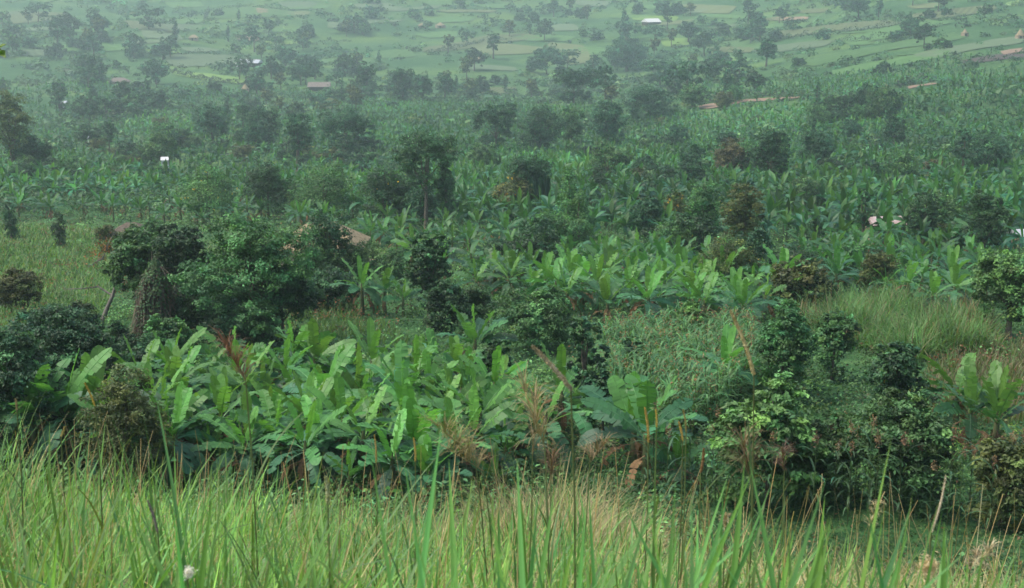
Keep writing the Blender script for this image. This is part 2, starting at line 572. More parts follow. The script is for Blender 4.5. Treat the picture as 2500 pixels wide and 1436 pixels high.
FIELDS = [
    ("field", [(0, 38), (60, 30), (160, 34), (185, 48), (120, 52), (0, 62)], "olive", (0.12, .3, .4)),
    ("field", [(400, 8), (490, 6), (500, 18), (420, 22)], "green", None),
    ("field", [(505, 26), (600, 18), (720, 30), (720, 44), (510, 48)], "green", (0.1, 1.2, .4)),
    ("field", [(625, 22), (655, 24), (655, 34), (628, 34)], "soil", None),
    ("field", [(300, 52), (420, 62), (430, 84), (320, 74)], "olive", (0.1, .2, .5)),
    ("field", [(345, 74), (440, 88), (450, 100), (350, 95)], "grey", None),
    ("field", [(225, 108), (300, 112), (330, 124), (250, 128)], "green", None),
    ("field", [(340, 118), (430, 122), (445, 132), (370, 132)], "lime", None),
    ("field", [(385, 138), (560, 136), (640, 150), (560, 162), (430, 166)], "grey", (0.1, .6, .3)),
    ("field", [(420, 174), (520, 182), (605, 195), (600, 208), (520, 200), (425, 184)], "lime", None),
    ("field", [(575, 88), (635, 92), (630, 102), (580, 100)], "soil", None),
    ("field", [(640, 102), (740, 100), (770, 106), (660, 112)], "lime", None),
    ("field", [(800, 56), (900, 58), (890, 74), (800, 72)], "grey", None),
    ("field", [(905, 128), (1000, 122), (1020, 140), (910, 146)], "green", (0.12, .5, .3)),
    ("field", [(1030, 118), (1180, 88), (1290, 84), (1320, 96), (1240, 104), (1040, 132)], "olive", (0.1, 1.0, .4)),
    ("field", [(1140, 118), (1220, 108), (1330, 118), (1300, 132), (1180, 136)], "olive", None),
    ("field", [(1330, 104), (1420, 112), (1470, 150), (1380, 160)], "olive", None),
    ("field", [(1310, 64), (1400, 60), (1420, 76), (1320, 78)], "grey", None),
    ("field", [(1110, 216), (1260, 214), (1262, 228), (1130, 238)], "olive", (0.15, .2, .4)),
    ("field", [(1120, 158), (1260, 166), (1260, 176), (1130, 172)], "grey", None),
    ("field", [(1540, 40), (1660, 42), (1650, 54), (1545, 52)], "lime", None),
    ("field", [(1660, 12), (1800, 16), (1780, 36), (1680, 32)], "olive", None),
    ("field", [(1400, 0), (1500, 4), (1480, 18), (1410, 14)], "grey", None),
    ("field", [(1610, 96), (1690, 94), (1690, 112), (1620, 116)], "lime", None),
    ("field", [(1765, 142), (1795, 140), (1790, 172), (1768, 178)], "lime", None),
    ("field", [(1660, 142), (1710, 136), (1720, 152), (1670, 162)], "green", None),
    ("field", [(1880, 44), (1975, 42), (1970, 50), (1890, 52)], "soil", None),
    ("field", [(1880, 80), (2060, 58), (2180, 50), (2180, 62), (2050, 76), (1900, 96)], "olive", (0.1, .9, .4)),
    ("field", [(2050, 100), (2260, 50), (2330, 58), (2180, 92), (2080, 112)], "green", None),
    ("field", [(2200, 40), (2420, 14), (2440, 24), (2260, 54)], "olive", (0.1, .4, .4)),
    ("bare_soil", [(2340, 152), (2420, 136), (2500, 132), (2500, 142), (2430, 150), (2360, 160)], "dark", None),
    ("bare_soil", [(2440, 128), (2500, 118), (2500, 128), (2450, 136)], "soil", None),
    ("path", [(1690, 264), (1740, 254), (1775, 256), (1790, 247), (1870, 242), (1950, 238), (1952, 241), (1872, 248), (1800, 252), (1765, 264), (1720, 268)], "soil", None),
    ("path", [(2210, 214), (2280, 203), (2290, 206), (2220, 219)], "soil", None),
    ("bare_soil", [(830, 640), (890, 632), (930, 640), (900, 662), (850, 668), (760, 660), (760, 652)], "soil", None),
    ("bare_soil", [(90, 556), (150, 556), (285, 570), (280, 580), (180, 572), (100, 562)], "tan", None),
    ("field", [(1950, 152), (2200, 102), (2330, 82), (2360, 94), (2100, 142), (1980, 166)], "green", (0.14, .7, .35)),
    ("field", [(2210, 142), (2420, 98), (2500, 90), (2500, 106), (2310, 142)], "grey", None),
    ("field", [(2020, 176), (2240, 134), (2330, 124), (2340, 136), (2060, 190)], "green", None),
    ("field", [(1830, 120), (1960, 104), (2040, 100), (2010, 116), (1850, 134)], "grey", (0.14, 1.3, .3)),
    ("field", [(1700, 270), (1900, 262), (1990, 268), (1980, 310), (1780, 318), (1700, 296)], "green", None),
    ("field", [(1740, 204), (1960, 200), (1990, 226), (1800, 240), (1730, 234)], "green", None),
]
for f in FIELDS:
    field(*f)


_fr = np.random.default_rng(8)
for _i in range(64):
    cx, cy_ = _fr.uniform(0, 2500), _fr.uniform(6, 150)
    hw, hh, tl = _fr.uniform(28, 85), _fr.uniform(3.5, 8.5), _fr.normal(-.02 - .00008 * max(0, cx - 1300), .04)
    if any(in_poly(cx, cy_, f[1]) for f in FIELDS):
        continue
    FIELDS.append(("field", [(cx - hw, cy_ - hh * .6 - hw * tl), (cx + hw * .2, cy_ - hh), (cx + hw, cy_ - hh * .5 + hw * tl), (cx + hw * .8, cy_ + hh + hw * tl), (cx - hw * .5, cy_ + hh)],
                   ["green", "grey", "green", "green", "grey", "olive", "green"][_fr.integers(7)], (float(_fr.choice([.08, .12])), float(_fr.uniform(0, 3)), .3) if _i % 4 == 0 else None))
    field(*FIELDS[-1])


def hedge(label, pts, h, w, seed):
    """A clipped or wild row of bushes along a field edge."""
    rng = np.random.default_rng(seed)
    G = [ground(*p) for p in pts]
    g0, dep = G[len(G) // 2]
    P = np.array([tuple(g) for g, _ in G])
    seg = np.linalg.norm(np.diff(P, axis=0), axis=1)
    L = np.concatenate([[0], np.cumsum(seg)])
    n = int(L[-1] * 9)
    s = rng.uniform(0, L[-1], n)
    X = np.stack([np.interp(s, L, P[:, i]) for i in range(2)], 1)
    X = X + rng.normal(0, w * .3, X.shape)
    top = h * (.75 + .25 * np.sin(s / 3.1 + seed) + .2 * np.sin(s / 1.3))
    Z = height(X[:, 0], X[:, 1]) + top * np.sqrt(rng.random(n))
    Q = np.concatenate([X, Z[:, None]], 1) - np.array(g0)
    mb = MB()
    leaf_quads(mb, rng, Q, np.array([0, -.3, .7]) + rng.normal(0, .5, (n, 3)), rng.uniform(.6, 1.1, n), rng.uniform(.4, .6, n), vary(rng, (.035, .07, .035), n, .2))
    t = tag(mb.build("hedge", M_LEAF), label, "hedge")
    t.location = g0
    THINGS.append(dict(o=t, px=float(np.mean([p[0] for p in pts])), py=pts[0][1] - 4, dep=dep, w=80, h=14, kind='named'))


# ------------------------------------------------------------------ trees and shrubs
def blob_layout(rng, style, W, H, cb):
    """Ellipsoids (x, y, z, rx, ry, rz) that the leaf clumps of a crown sit on."""
    r = W / 2
    z0 = H * cb
    ch = H - z0
    B = []
    if style == 'umbrella':
        k = 9
        for i in range(k):
            a = i * 2.4 + rng.uniform(-.4, .4)
            q = r * math.sqrt((i + .3) / k) * 0.78
            zz = z0 + ch * (0.88 - 0.55 * (q / r) ** 1.2 * rng.uniform(.1, 1.5))
            rr = r * rng.uniform(.2, .42)
            B.append((q * math.cos(a), q * math.sin(a), zz, rr, rr, ch * rng.uniform(.14, .26)))
        for i in range(3):
            a = rng.uniform(0, 6.28); q = r * rng.uniform(.2, .6)
            B.append((q * math.cos(a), q * math.sin(a), z0 + ch * rng.uniform(.1, .35), r * .28, r * .28, ch * .14))
    elif style == 'column':
        k = max(4, int(H / W * 2.6))
        for i in range(k):
            t = (i + .5) / k
            w = math.sin(math.pi * (0.15 + 0.8 * t)) ** .6
            rr = r * w * rng.uniform(.75, 1.05)
            B.append((rng.normal(0, .12 * r), rng.normal(0, .12 * r), z0 + ch * t, rr, rr, ch / k * .85))
    elif style == 'bush':
        k = 9
        for i in range(k):
            a = i * 2.4 + rng.uniform(-.5, .5)
            q = r * math.sqrt((i + .2) / k) * 0.72
            zz = z0 + ch * (0.62 - 0.42 * (q / r) ** 2 + rng.uniform(-.12, .1))
            rr = r * rng.uniform(.28, .45)
            B.append((q * math.cos(a), q * math.sin(a), max(zz, ch * .22), rr, rr, min(ch * .34, rr * 1.1)))
        B.append((0, 0, z0 + ch * .3, r * .7, r * .7, ch * .3))
    elif style == 'weep':
        for i in range(8):
            a = i * 2.4; q = r * math.sqrt((i + .3) / 8) * .6
            B.append((q * math.cos(a), q * math.sin(a), z0 + ch * (.78 - .35 * (q / r) ** 2), r * .42, r * .42, ch * .24))
    else:    # round, tall
        k = 10
        for i in range(k):
            a = i * 2.4 + rng.uniform(-.5, .5)
            t = (i + .5) / k
            w = math.sin(math.pi * (0.12 + 0.78 * t)) ** .7
            q = r * .55 * w * rng.uniform(.6, 1.1)
            rr = r * rng.uniform(.34, .5) * (.55 + .45 * w)
            B.append((q * math.cos(a), q * math.sin(a), z0 + ch * (.12 + .76 * t), rr, rr, min(rr, ch * .26)))
    B = np.array(B)
    # fit into the outline asked for
    ex = max(np.abs(B[:, 0]) + B[:, 3]); 
    B[:, [0, 1, 3, 4]] *= r / max(ex, 1e-6)
    top = (B[:, 2] + B[:, 5]).max()
    s = (H - z0) / max(top - z0, 1e-6)
    B[:, 2] = z0 + (B[:, 2] - z0) * s
    B[:, 5] *= s
    return B


def crown(rng, B, L, Wf, col, k=8.0, squash=0.6, clump=0.36, cap=9000, pale=0.36, droop=0.6, nmin=500):
    mb = MB()
    area = math.pi * (B[:, 3] * (B[:, 5] + B[:, 4]) / 2)
    n_tot = int(np.clip(k * area.sum() * 0.55 / (0.5 * L * Wf), nmin, cap))
    share = area / area.sum()
    for b, sh in zip(B, share):
        c, rad = b[:3], b[3:]
        n = max(12, int(n_tot * sh))
        K = int(np.clip(n / 22, 7, 26))
        D = rng.normal(0, 1, (K, 3)); D[:, 2] += 0.35
        D /= np.linalg.norm(D, axis=1, keepdims=True)
        cc = c + D * rad * rng.uniform(.7, 1.16, (K, 1))
        tone = vary(rng, col, K, pale, .10)
        idx = rng.integers(0, K, n)
        rc = clump * (rad[0] * rad[1] * rad[2]) ** (1 / 3) * rng.uniform(.6, 1.15, K)[idx][:, None]
        P = cc[idx] + rng.normal(0, 1, (n, 3)) * rc * np.array([.62, .62, .62 * squash])
        P[:, 2] = np.maximum(P[:, 2], 0.04)
        Nn = (P - c) / rad
        Nn /= np.linalg.norm(Nn, axis=1, keepdims=True) + 1e-9
        Nn = Nn * .55 + np.array([0, 0, .6]) + rng.normal(0, .45, (n, 3))
        C = tone[idx] * np.exp(rng.normal(0, .16, (n, 1)))
        sz = rng.uniform(.65, 1.25, n)
        leaf_quads(mb, rng, P, Nn, L * sz, Wf * sz, np.clip(C, 0, .9), droop)
    return mb


def limbs(rng, B, H, cb, tr, lean=(0, 0), forks=6, stop=None):
    mb = MB()
    mid = B[:, :3].mean(0)
    fork = np.array([mid[0] * .5 + lean[0], mid[1] * .5 + lean[1], max(H * cb * .9, H * .22)])
    p = bent(rng, (0, 0, -0.3), fork, 7, .05)
    tube(mb, p, np.linspace(tr * 1.25, tr * .8, 7))
    top = np.array([mid[0], mid[1], H * .86])
    tube(mb, bent(rng, fork, top, 6, .07), np.linspace(tr * .78, tr * .12, 6))
    o = np.argsort(-B[:, 3] * B[:, 5])
    for i in o[:forks]:
        t = rng.uniform(0, .35)
        s = fork * (1 - t) + top * t
        tube(mb, bent(rng, s, B[i, :3], 6, .08), np.linspace(tr * .5, tr * .08, 6), sides=5)
    return mb


LEAFCOL = {
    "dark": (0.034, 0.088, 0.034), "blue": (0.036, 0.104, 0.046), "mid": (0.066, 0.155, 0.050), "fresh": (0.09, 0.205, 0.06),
    "olive": (0.085, 0.110, 0.032), "bright": (0.10, 0.21, 0.05), "brownish": (0.10, 0.095, 0.036), "grey": (0.06, 0.085, 0.05),
}
SPECIES = {  # style, crown base as a share of the height, leaf length, squash, clump, droop
    "round": ('round', .22, .16, .75, .36, .5), "umbrella": ('umbrella', .36, .13, .45, .42, .3), "column": ('column', .06, .12, .9, .42, .7),
    "bush": ('bush', .0, .13, .6, .36, .5), "spread": ('umbrella', .12, .14, .5, .4, .4), "tall": ('round', .3, .16, .6, .34, .5),
    "weep": ('weep', .45, .10, .9, .4, 1.5), "broad": ('bush', .0, .17, .4, .34, .7),
}


def plant(name, label, cat, px, base, w, top, kind, col, group=None, seed=0, yellow=0, bark=None, leaf=None, k=8.0, cap=9000, lean=(0, 0), depth=None, squash=None, look=None):
    rng = np.random.default_rng(seed * 7 + int(px) * 3 + int(base))
    if depth is None:
        g, dep = ground(px, base)
        if dep > 105:                          # its foot is hidden by the plants standing before it
            g, dep = ground(px, base + min(2.3, dep / 110) * F_PX / dep)
    else:
        dep = depth; q = depth_point(px, base, depth); g = Vector((q.x, q.y, float(height(q.x, q.y))))
    W = w * dep / F_PX
    # height of the top as seen above the base
    dt = ray(px, top); 
    zt = dt[2] * (g.y / dt[1])
    H = max(zt - g.z, W * .3)
    st, cb, L, sq, cl, dr = SPECIES[kind]
    L = max(leaf or L, 2.1 * dep / 1406)
    B = blob_layout(rng, st, W, H, cb)
    t = root(name, g)
    tag(t, label, cat, group)
    near = dep < 75
    crown(rng, B, L, L * .55, LEAFCOL[col], k=k * (1.7 if near else 1), squash=squash or sq, clump=cl * (.8 if near else 1), cap=cap * (2 if near else 1), droop=dr).build("crown", M_LEAF, t)
    tr = max(0.03, min(.05 * H, .028 * H + .012 * W)) * {'bush': .6, 'umbrella': .6}.get(st, 1.0)
    limbs(rng, B, H, cb, tr, lean).build("trunk", bark or M_BARK, t, smooth=True)
    if st == 'weep':
        mb = MB()
        n = 420
        a = rng.uniform(0, 6.28, n); q = W / 2 * np.sqrt(rng.uniform(.25, 1, n)) * .95
        bs = np.stack([q * np.cos(a), q * np.sin(a), H * (.92 - .3 * (q / (W / 2)) ** 2)], 1)
        ln = H * rng.uniform(.2, .55, n) * np.where(bs[:, 0] > .1 * W, 1.5, 1)
        ln = np.minimum(ln, bs[:, 2] * .95)
        blades(mb, bs, rng.uniform(0, 6.28, n), np.full(n, -1.45), np.zeros(n), ln, np.full(n, W * .03), vary(rng, LEAFCOL[col], n, .2), 4)
        mb.build("hanging_twigs", M_LEAF, t)
    if yellow:
        mb = MB()
        bi = rng.integers(0, len(B), yellow)
        D = rng.normal(0, 1, (yellow, 3)); D[:, 1] -= .5; D[:, 2] += .5
        D /= np.linalg.norm(D, axis=1, keepdims=True)
        P = B[bi, :3] + D * B[bi, 3:] * 1.08
        fs = max(.09, 1.7 * dep / 1406)
        for _ in range(4):
            leaf_quads(mb, rng, P + rng.normal(0, fs * .25, P.shape), D + rng.normal(0, .5, D.shape), fs * .8, fs * .6, vary(rng, (.62, .42, .025), yellow, .15, .03))
        mb.build("blossom", M_FLOWER, t)["label"] = "yellow blossom heads"
    THINGS.append(dict(o=t, px=px, py=(base + top) / 2, dep=dep, w=w, h=base - top, kind=kind, col=col))
    return t


# name, label, category, px, base, width, top, kind, colour, options
NEAR = [
    # bank side bushes
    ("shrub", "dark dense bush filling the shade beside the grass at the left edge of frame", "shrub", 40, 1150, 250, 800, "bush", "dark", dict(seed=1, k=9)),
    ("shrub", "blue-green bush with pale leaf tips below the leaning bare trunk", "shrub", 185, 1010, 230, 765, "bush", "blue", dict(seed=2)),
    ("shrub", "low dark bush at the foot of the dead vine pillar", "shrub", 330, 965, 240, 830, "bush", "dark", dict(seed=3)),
    ("shrub", "blue-green leafy bush just left of the leaning bare trunk", "shrub", 130, 900, 190, 745, "bush", "blue", dict(seed=4)),
    ("shrub", "small-leaved bush with rusty brown twig tips in front of the near banana grove", "shrub", 315, 1215, 235, 895, "bush", "olive", dict(seed=5, leaf=.085, k=7)),
    ("shrub", "broad bush of layered glossy leaves, the largest below the yellow grass spike", "shrub", 1870, 1235, 290, 925, "broad", "fresh", dict(seed=6, k=10, cap=11000)),
    ("shrub", "dense round bush with fine leaves standing right behind the yellow grass spike", "shrub", 1905, 980, 165, 735, "bush", "mid", dict(seed=7)),
    ("shrub", "leafy bush between the round bush and the reed thicket", "shrub", 2030, 930, 120, 765, "bush", "mid", dict(seed=8)),
    ("shrub", "dark shrub with a few yellow flowers right of the layered bush", "shrub", 2175, 1060, 140, 840, "round", "dark", dict(seed=9, yellow=4)),
    ("shrub", "wide olive-green bush above the sorghum at the right", "shrub", 2190, 1240, 260, 965, "bush", "mid", dict(seed=10, k=7)),
    ("shrub", "mid-green bush left of the sorghum plants at the field edge", "shrub", 2010, 1230, 190, 1010, "bush", "mid", dict(seed=11)),
    ("shrub", "olive bush at the right edge among the sorghum", "shrub", 2440, 1290, 190, 1080, "bush", "olive", dict(seed=12)),
    ("tree", "slim young tree with olive top standing beside the brown grass spike", "tree", 1430, 1080, 105, 770, "tall", "dark", dict(seed=13)),
    ("shrub", "dark shrub at the foot of the slim olive-topped tree", "shrub", 1470, 1090, 120, 890, "bush", "dark", dict(seed=14)),
    ("shrub", "small dark upright shrub behind the near grove's right end", "shrub", 1210, 1010, 90, 825, "round", "dark", dict(seed=15)),
    ("shrub", "small dark shrub in the sorghum plot right of the slim tree", "shrub", 1540, 945, 60, 830, "round", "dark", dict(seed=16)),
    ("shrub", "low bush behind the near grove, left of the slim olive-topped tree", "shrub", 1300, 850, 200, 705, "bush", "mid", dict(seed=17)),
    ("shrub", "small bright green shrub in front of the middle banana grove", "shrub", 1685, 850, 85, 740, "bush", "bright", dict(seed=18)),
    ("tree", "big leafy tree with bright foliage at the right edge of frame", "tree", 2460, 830, 190, 615, "round", "fresh", dict(seed=19, k=10)),
    ("tree", "dark narrow tree at the centre in front of the banana groves", "tree", 1050, 800, 115, 570, "tall", "dark", dict(seed=20, k=9)),
    ("shrub", "dark bush at the base of the narrow central tree", "shrub", 1085, 815, 130, 690, "bush", "dark", dict(seed=21)),
    ("tree", "large spreading tree with layered bright crown and dark trunk", "tree", 610, 850, 330, 535, "spread", "mid", dict(seed=22, k=10, cap=14000)),
    ("tree", "dark lower tree under the large layered crown, at its right", "tree", 690, 840, 190, 640, "bush", "dark", dict(seed=23, k=9)),
    ("tree", "tree smothered in green creepers beside the dead vine pillar", "tree", 350, 800, 170, 560, "tall", "mid", dict(seed=24, k=9)),
    ("tree", "dark creeper-hung tree between the pillar and the layered tree", "tree", 450, 800, 150, 550, "tall", "dark", dict(seed=25, k=9)),
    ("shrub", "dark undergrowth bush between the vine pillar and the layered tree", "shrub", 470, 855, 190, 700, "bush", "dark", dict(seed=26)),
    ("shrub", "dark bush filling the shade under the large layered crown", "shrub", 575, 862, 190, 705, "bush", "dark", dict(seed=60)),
    ("shrub", "leafy low bush right at the front foot of the dead vine pillar", "shrub", 415, 885, 130, 770, "bush", "mid", dict(seed=61)),
    ("shrub", "scrambling bush climbing the near side of the dead vine pillar", "shrub", 292, 880, 80, 785, "bush", "dark", dict(seed=62)),
    ("shrub", "bush in front of the thatched roof", "shrub", 775, 715, 150, 578, "bush", "mid", dict(seed=27)),
    ("tree", "rounded dark tree beside the bare yard right of the thatched roof", "tree", 808, 708, 125, 515, "round", "dark", dict(seed=28)),
    ("shrub", "dark trailing bush below the bare yard", "shrub", 800, 760, 170, 655, "bush", "dark", dict(seed=29)),
    ("shrub", "mid-green bush in front of the thatched hut's right end", "shrub", 872, 710, 110, 592, "bush", "mid", dict(seed=35)),
    ("shrub", "small leafy bush at the corner of the low dark shed", "shrub", 375, 592, 70, 530, "bush", "mid", dict(seed=36)),
    ("shrub", "low weedy bush left of the low dark shed", "shrub", 262, 590, 60, 545, "bush", "olive", dict(seed=37)),
    ("shrub", "round green bush in front of the low dark shed", "shrub", 325, 604, 62, 548, "bush", "mid", dict(seed=38)),
    ("shrub", "small bush right of the bare yard", "shrub", 950, 690, 110, 610, "bush", "mid", dict(seed=30)),
    ("shrub", "small clipped dark bush at the left edge of the meadow", "shrub", 30, 556, 38, 495, "column", "dark", dict(seed=31)),
    ("shrub", "small dark bush standing on the pale soil strip in the meadow", "shrub", 147, 578, 36, 522, "column", "dark", dict(seed=32)),
    ("shrub", "thin greyish bush at the left edge below the meadow", "shrub", 40, 760, 130, 660, "bush", "olive", dict(seed=33)),
    ("shrub", "dark low bush left of the leaning trunk in the meadow", "shrub", 190, 830, 120, 740, "bush", "dark", dict(seed=34)),
    # middle distance
    ("tree", "olive bushy tree rising between the right-hand banana groves", "tree", 1810, 650, 120, 445, "tall", "olive", dict(seed=40, yellow=4, k=9)),
    ("tree", "round feathery tree left of the olive bushy tree", "tree", 1725, 585, 100, 445, "round", "mid", dict(seed=41)),
    ("shrub", "yellow-flowered shrub left of the round feathery tree", "shrub", 1645, 545, 80, 465, "bush", "olive", dict(seed=42, yellow=26)),
    ("tree", "slim pointed tree with a light green tip", "tree", 1385, 570, 56, 410, "column", "fresh", dict(seed=43)),
    ("tree", "feathery column tree right below the slim pointed tree", "tree", 1410, 625, 80, 470, "column", "mid", dict(seed=44)),
    ("tree", "small dark upright tree above the tin roof at the right", "tree", 2105, 580, 52, 462, "tall", "dark", dict(seed=45)),
    ("tree", "loose dark tree right of the pinkish tin roof", "tree", 2255, 590, 90, 470, "tall", "dark", dict(seed=46)),
    ("tree", "tall dark ragged tree near the right edge among bananas", "tree", 2395, 660, 100, 468, "tall", "dark", dict(seed=47, k=9)),
    ("tree", "dark slim tree with reddish top in the right banana grove", "tree", 1988, 640, 55, 525, "tall", "dark", dict(seed=48)),
    ("shrub", "broad shrub with scattered yellow flowers below the olive tree", "shrub", 1770, 730, 170, 570, "bush", "olive", dict(seed=49, yellow=6)),
    ("shrub", "dark shrub with yellow flowers below the feathery tree", "shrub", 1640, 640, 130, 540, "bush", "mid", dict(seed=50, yellow=5)),
    ("shrub", "dark shrub in the hollow among the right banana plants", "shrub", 1935, 720, 160, 600, "bush", "dark", dict(seed=51)),
    ("shrub", "olive shrub rising in the right banana grove", "shrub", 2140, 730, 90, 610, "bush", "olive", dict(seed=52)),
    ("shrub", "bush at the lower edge of the middle banana grove", "shrub", 1150, 790, 130, 700, "bush", "mid", dict(seed=53)),
    ("tree", "umbrella-crowned tree with a vine-hung trunk at the centre of the valley", "tree", 1040, 530, 160, 322, "umbrella", "dark", dict(seed=54, k=14, cap=14000)),
    ("tree", "vine-draped pole tree under the umbrella crown", "tree", 1090, 530, 44, 385, "column", "dark", dict(seed=55)),
    ("tree", "domed light green tree with yellowish rim left of the umbrella tree", "tree", 510, 510, 150, 400, "bush", "fresh", dict(seed=56, yellow=20)),
    ("tree", "dark weeping tree with hanging twigs on one side", "tree", 1292, 500, 105, 385, "weep", "blue", dict(seed=57, k=9)),
    ("shrub", "yellow-flowered shrub in front of the weeping tree", "shrub", 1250, 505, 110, 425, "bush", "olive", dict(seed=58, yellow=30)),
    ("tree", "dark shrubby tree left of the umbrella tree", "tree", 935, 515, 165, 395, "bush", "dark", dict(seed=59, yellow=5)),
    ("tree", "dark tree in the row between the domed tree and the umbrella tree", "tree", 790, 508, 175, 398, "bush", "mid", dict(seed=60)),
    ("tree", "bushy tree right of the domed light green tree", "tree", 655, 505, 140, 395, "bush", "dark", dict(seed=61)),
    ("tree", "tall dome-shaped dark tree standing alone on the valley floor", "tree", 1483, 350, 96, 250, "round", "blue", dict(seed=62, k=11)),
    ("tree", "broad dark tree left of the lone dome-shaped tree", "tree", 1318, 362, 108, 262, "round", "blue", dict(seed=63, k=11)),
    ("tree", "paler tree between the two dark dome-shaped trees", "tree", 1390, 345, 70, 262, "round", "mid", dict(seed=64)),
    ("tree", "wide layered dark tree left of the pair of dome-shaped trees", "tree", 1210, 356, 118, 254, "spread", "blue", dict(seed=65, k=10)),
    ("tree", "flat-crowned dark tree behind the umbrella tree", "tree", 842, 366, 150, 263, "spread", "blue", dict(seed=66, k=11)),
    ("tree", "dark narrow-crowned tree beside the flat-crowned tree", "tree", 728, 392, 82, 278, "tall", "blue", dict(seed=67, k=9)),
    ("tree", "wide low tree in front of the lone dome-shaped tree", "tree", 1480, 425, 120, 348, "spread", "mid", dict(seed=68, k=10)),
    ("tree", "tall dark tree with dense crown on the valley floor at the right", "tree", 1880, 445, 98, 318, "tall", "blue", dict(seed=69, k=11)),
    ("tree", "brownish tree left of the tall dark tree", "tree", 1782, 412, 110, 340, "bush", "brownish", dict(seed=70)),
    ("tree", "flat-topped dark tree above the brownish tree", "tree", 1775, 370, 60, 318, "spread", "blue", dict(seed=71)),
    ("tree", "dark tree with a pole-like tip right of the tall dark tree", "tree", 1990, 395, 82, 318, "round", "blue", dict(seed=72)),
    ("tree", "thin pole-like tree above its broad dark neighbour", "tree", 1982, 340, 16, 292, "column", "blue", dict(seed=73)),
    ("tree", "dark twin-crowned tree with pale trunk on the right slope", "tree", 2350, 400, 60, 315, "tall", "blue", dict(seed=74)),
    ("tree", "spreading half of the twin trees with pale trunk on the right slope", "tree", 2405, 418, 125, 325, "spread", "blue", dict(seed=75, bark=M_PALEBARK, k=10)),
    ("shrub", "low brownish bush left of the twin trees", "shrub", 2285, 420, 75, 392, "bush", "brownish", dict(seed=76)),
    ("tree", "dark tree on the right slope standing over its shadow", "tree", 2170, 300, 34, 250, "round", "blue", dict(seed=77)),
    ("tree", "thin spire tree on the right slope below the path", "tree", 1994, 245, 16, 198, "column", "blue", dict(seed=78)),
    ("tree", "dark twin-peaked tree in the left middle distance", "tree", 520, 330, 95, 255, "round", "blue", dict(seed=79)),
    ("tree", "paler tree right of the twin-peaked tree", "tree", 645, 330, 80, 262, "round", "blue", dict(seed=80)),
    ("tree", "tall dark tree at the left edge in the middle distance", "tree", 35, 400, 105, 222, "tall", "olive", dict(seed=81, k=10)),
    ("tree", "dark bush at the foot of the tall left-edge tree", "tree", 80, 400, 90, 330, "bush", "dark", dict(seed=82)),
    ("tree", "tall ragged tree on the far hillside at the left", "tree", 142, 118, 48, 38, "tall", "blue", dict(seed=83, k=9)),
    ("tree", "dark round tree above the thatched hut with pale walls", "tree", 382, 195, 68, 145, "round", "blue", dict(seed=84)),
    ("tree", "wide dark tree below the thatched hut with pale walls", "tree", 350, 260, 110, 220, "spread", "blue", dict(seed=85)),
    ("tree", "dark bushy tree left of the thatched hut with pale walls", "tree", 225, 200, 80, 130, "round", "blue", dict(seed=86)),
    ("tree", "tree beside the tin-roofed house on the far slope", "tree", 675, 180, 60, 152, "round", "blue", dict(seed=87)),
    ("tree", "feathery tree below the tin-roofed house on the far slope", "tree", 627, 225, 46, 175, "tall", "blue", dict(seed=88)),
    ("tree", "dark tree pair above the brown-roofed house", "tree", 698, 155, 60, 112, "round", "blue", dict(seed=89)),
    ("tree", "slim tree above the brown-roofed house in the far fields", "tree", 657, 88, 28, 45, "tall", "blue", dict(seed=90)),
    ("tree", "rounded dark grove tree beside the olive field", "tree", 985, 232, 70, 168, "round", "blue", dict(seed=91)),
    ("tree", "second rounded tree of the pair beside the olive field", "tree", 1030, 234, 56, 182, "round", "blue", dict(seed=92)),
    ("tree", "slightly darker tree right of the rounded pair", "tree", 1086, 230, 48, 178, "round", "blue", dict(seed=93)),
    ("tree", "grey-green tall tree right of the brown-roofed house", "tree", 895, 225, 46, 150, "tall", "blue", dict(seed=94)),
    ("tree", "flat-crowned tree left of the dark wood", "tree", 1335, 172, 100, 118, "spread", "blue", dict(seed=95, k=10)),
    ("tree", "tree at the left end of the dark wood", "tree", 1400, 250, 130, 170, "spread", "blue", dict(seed=96, k=10)),
    ("tree", "tall tree in the middle of the dark wood", "tree", 1530, 165, 110, 92, "round", "blue", dict(seed=97, k=10)),
    ("tree", "broad dark tree at the heart of the dark wood", "tree", 1610, 200, 120, 148, "spread", "blue", dict(seed=98, k=10)),
    ("tree", "low broad tree at the foot of the dark wood", "tree", 1580, 280, 150, 205, "bush", "blue", dict(seed=99, k=10)),
    ("tree", "round tree at the right foot of the dark wood", "tree", 1690, 250, 70, 205, "round", "mid", dict(seed=100)),
    ("tree", "pale-trunked tree right of the dark wood", "tree", 1735, 190, 66, 140, "spread", "blue", dict(seed=101, bark=M_PALEBARK)),
    ("tree", "dark tree right of the lime strip field", "tree", 1870, 150, 56, 96, "tall", "blue", dict(seed=102)),
    ("tree", "slim tree beside the lime strip field", "tree", 1805, 178, 26, 120, "tall", "blue", dict(seed=103)),
    ("tree", "umbrella tree on the far slope above the lime strip field", "tree", 1832, 98, 60, 66, "umbrella", "blue", dict(seed=104)),
    ("tree", "dark pair tree below the white roof on the far slope", "tree", 1680, 96, 46, 52, "round", "blue", dict(seed=105)),
    ("tree", "tree at the top edge on the far slope", "tree", 2095, 34, 50, -6, "round", "blue", dict(seed=106)),
    ("tree", "tree at the top edge beside a pale field", "tree", 1625, 34, 20, 0, "tall", "blue", dict(seed=107)),
]
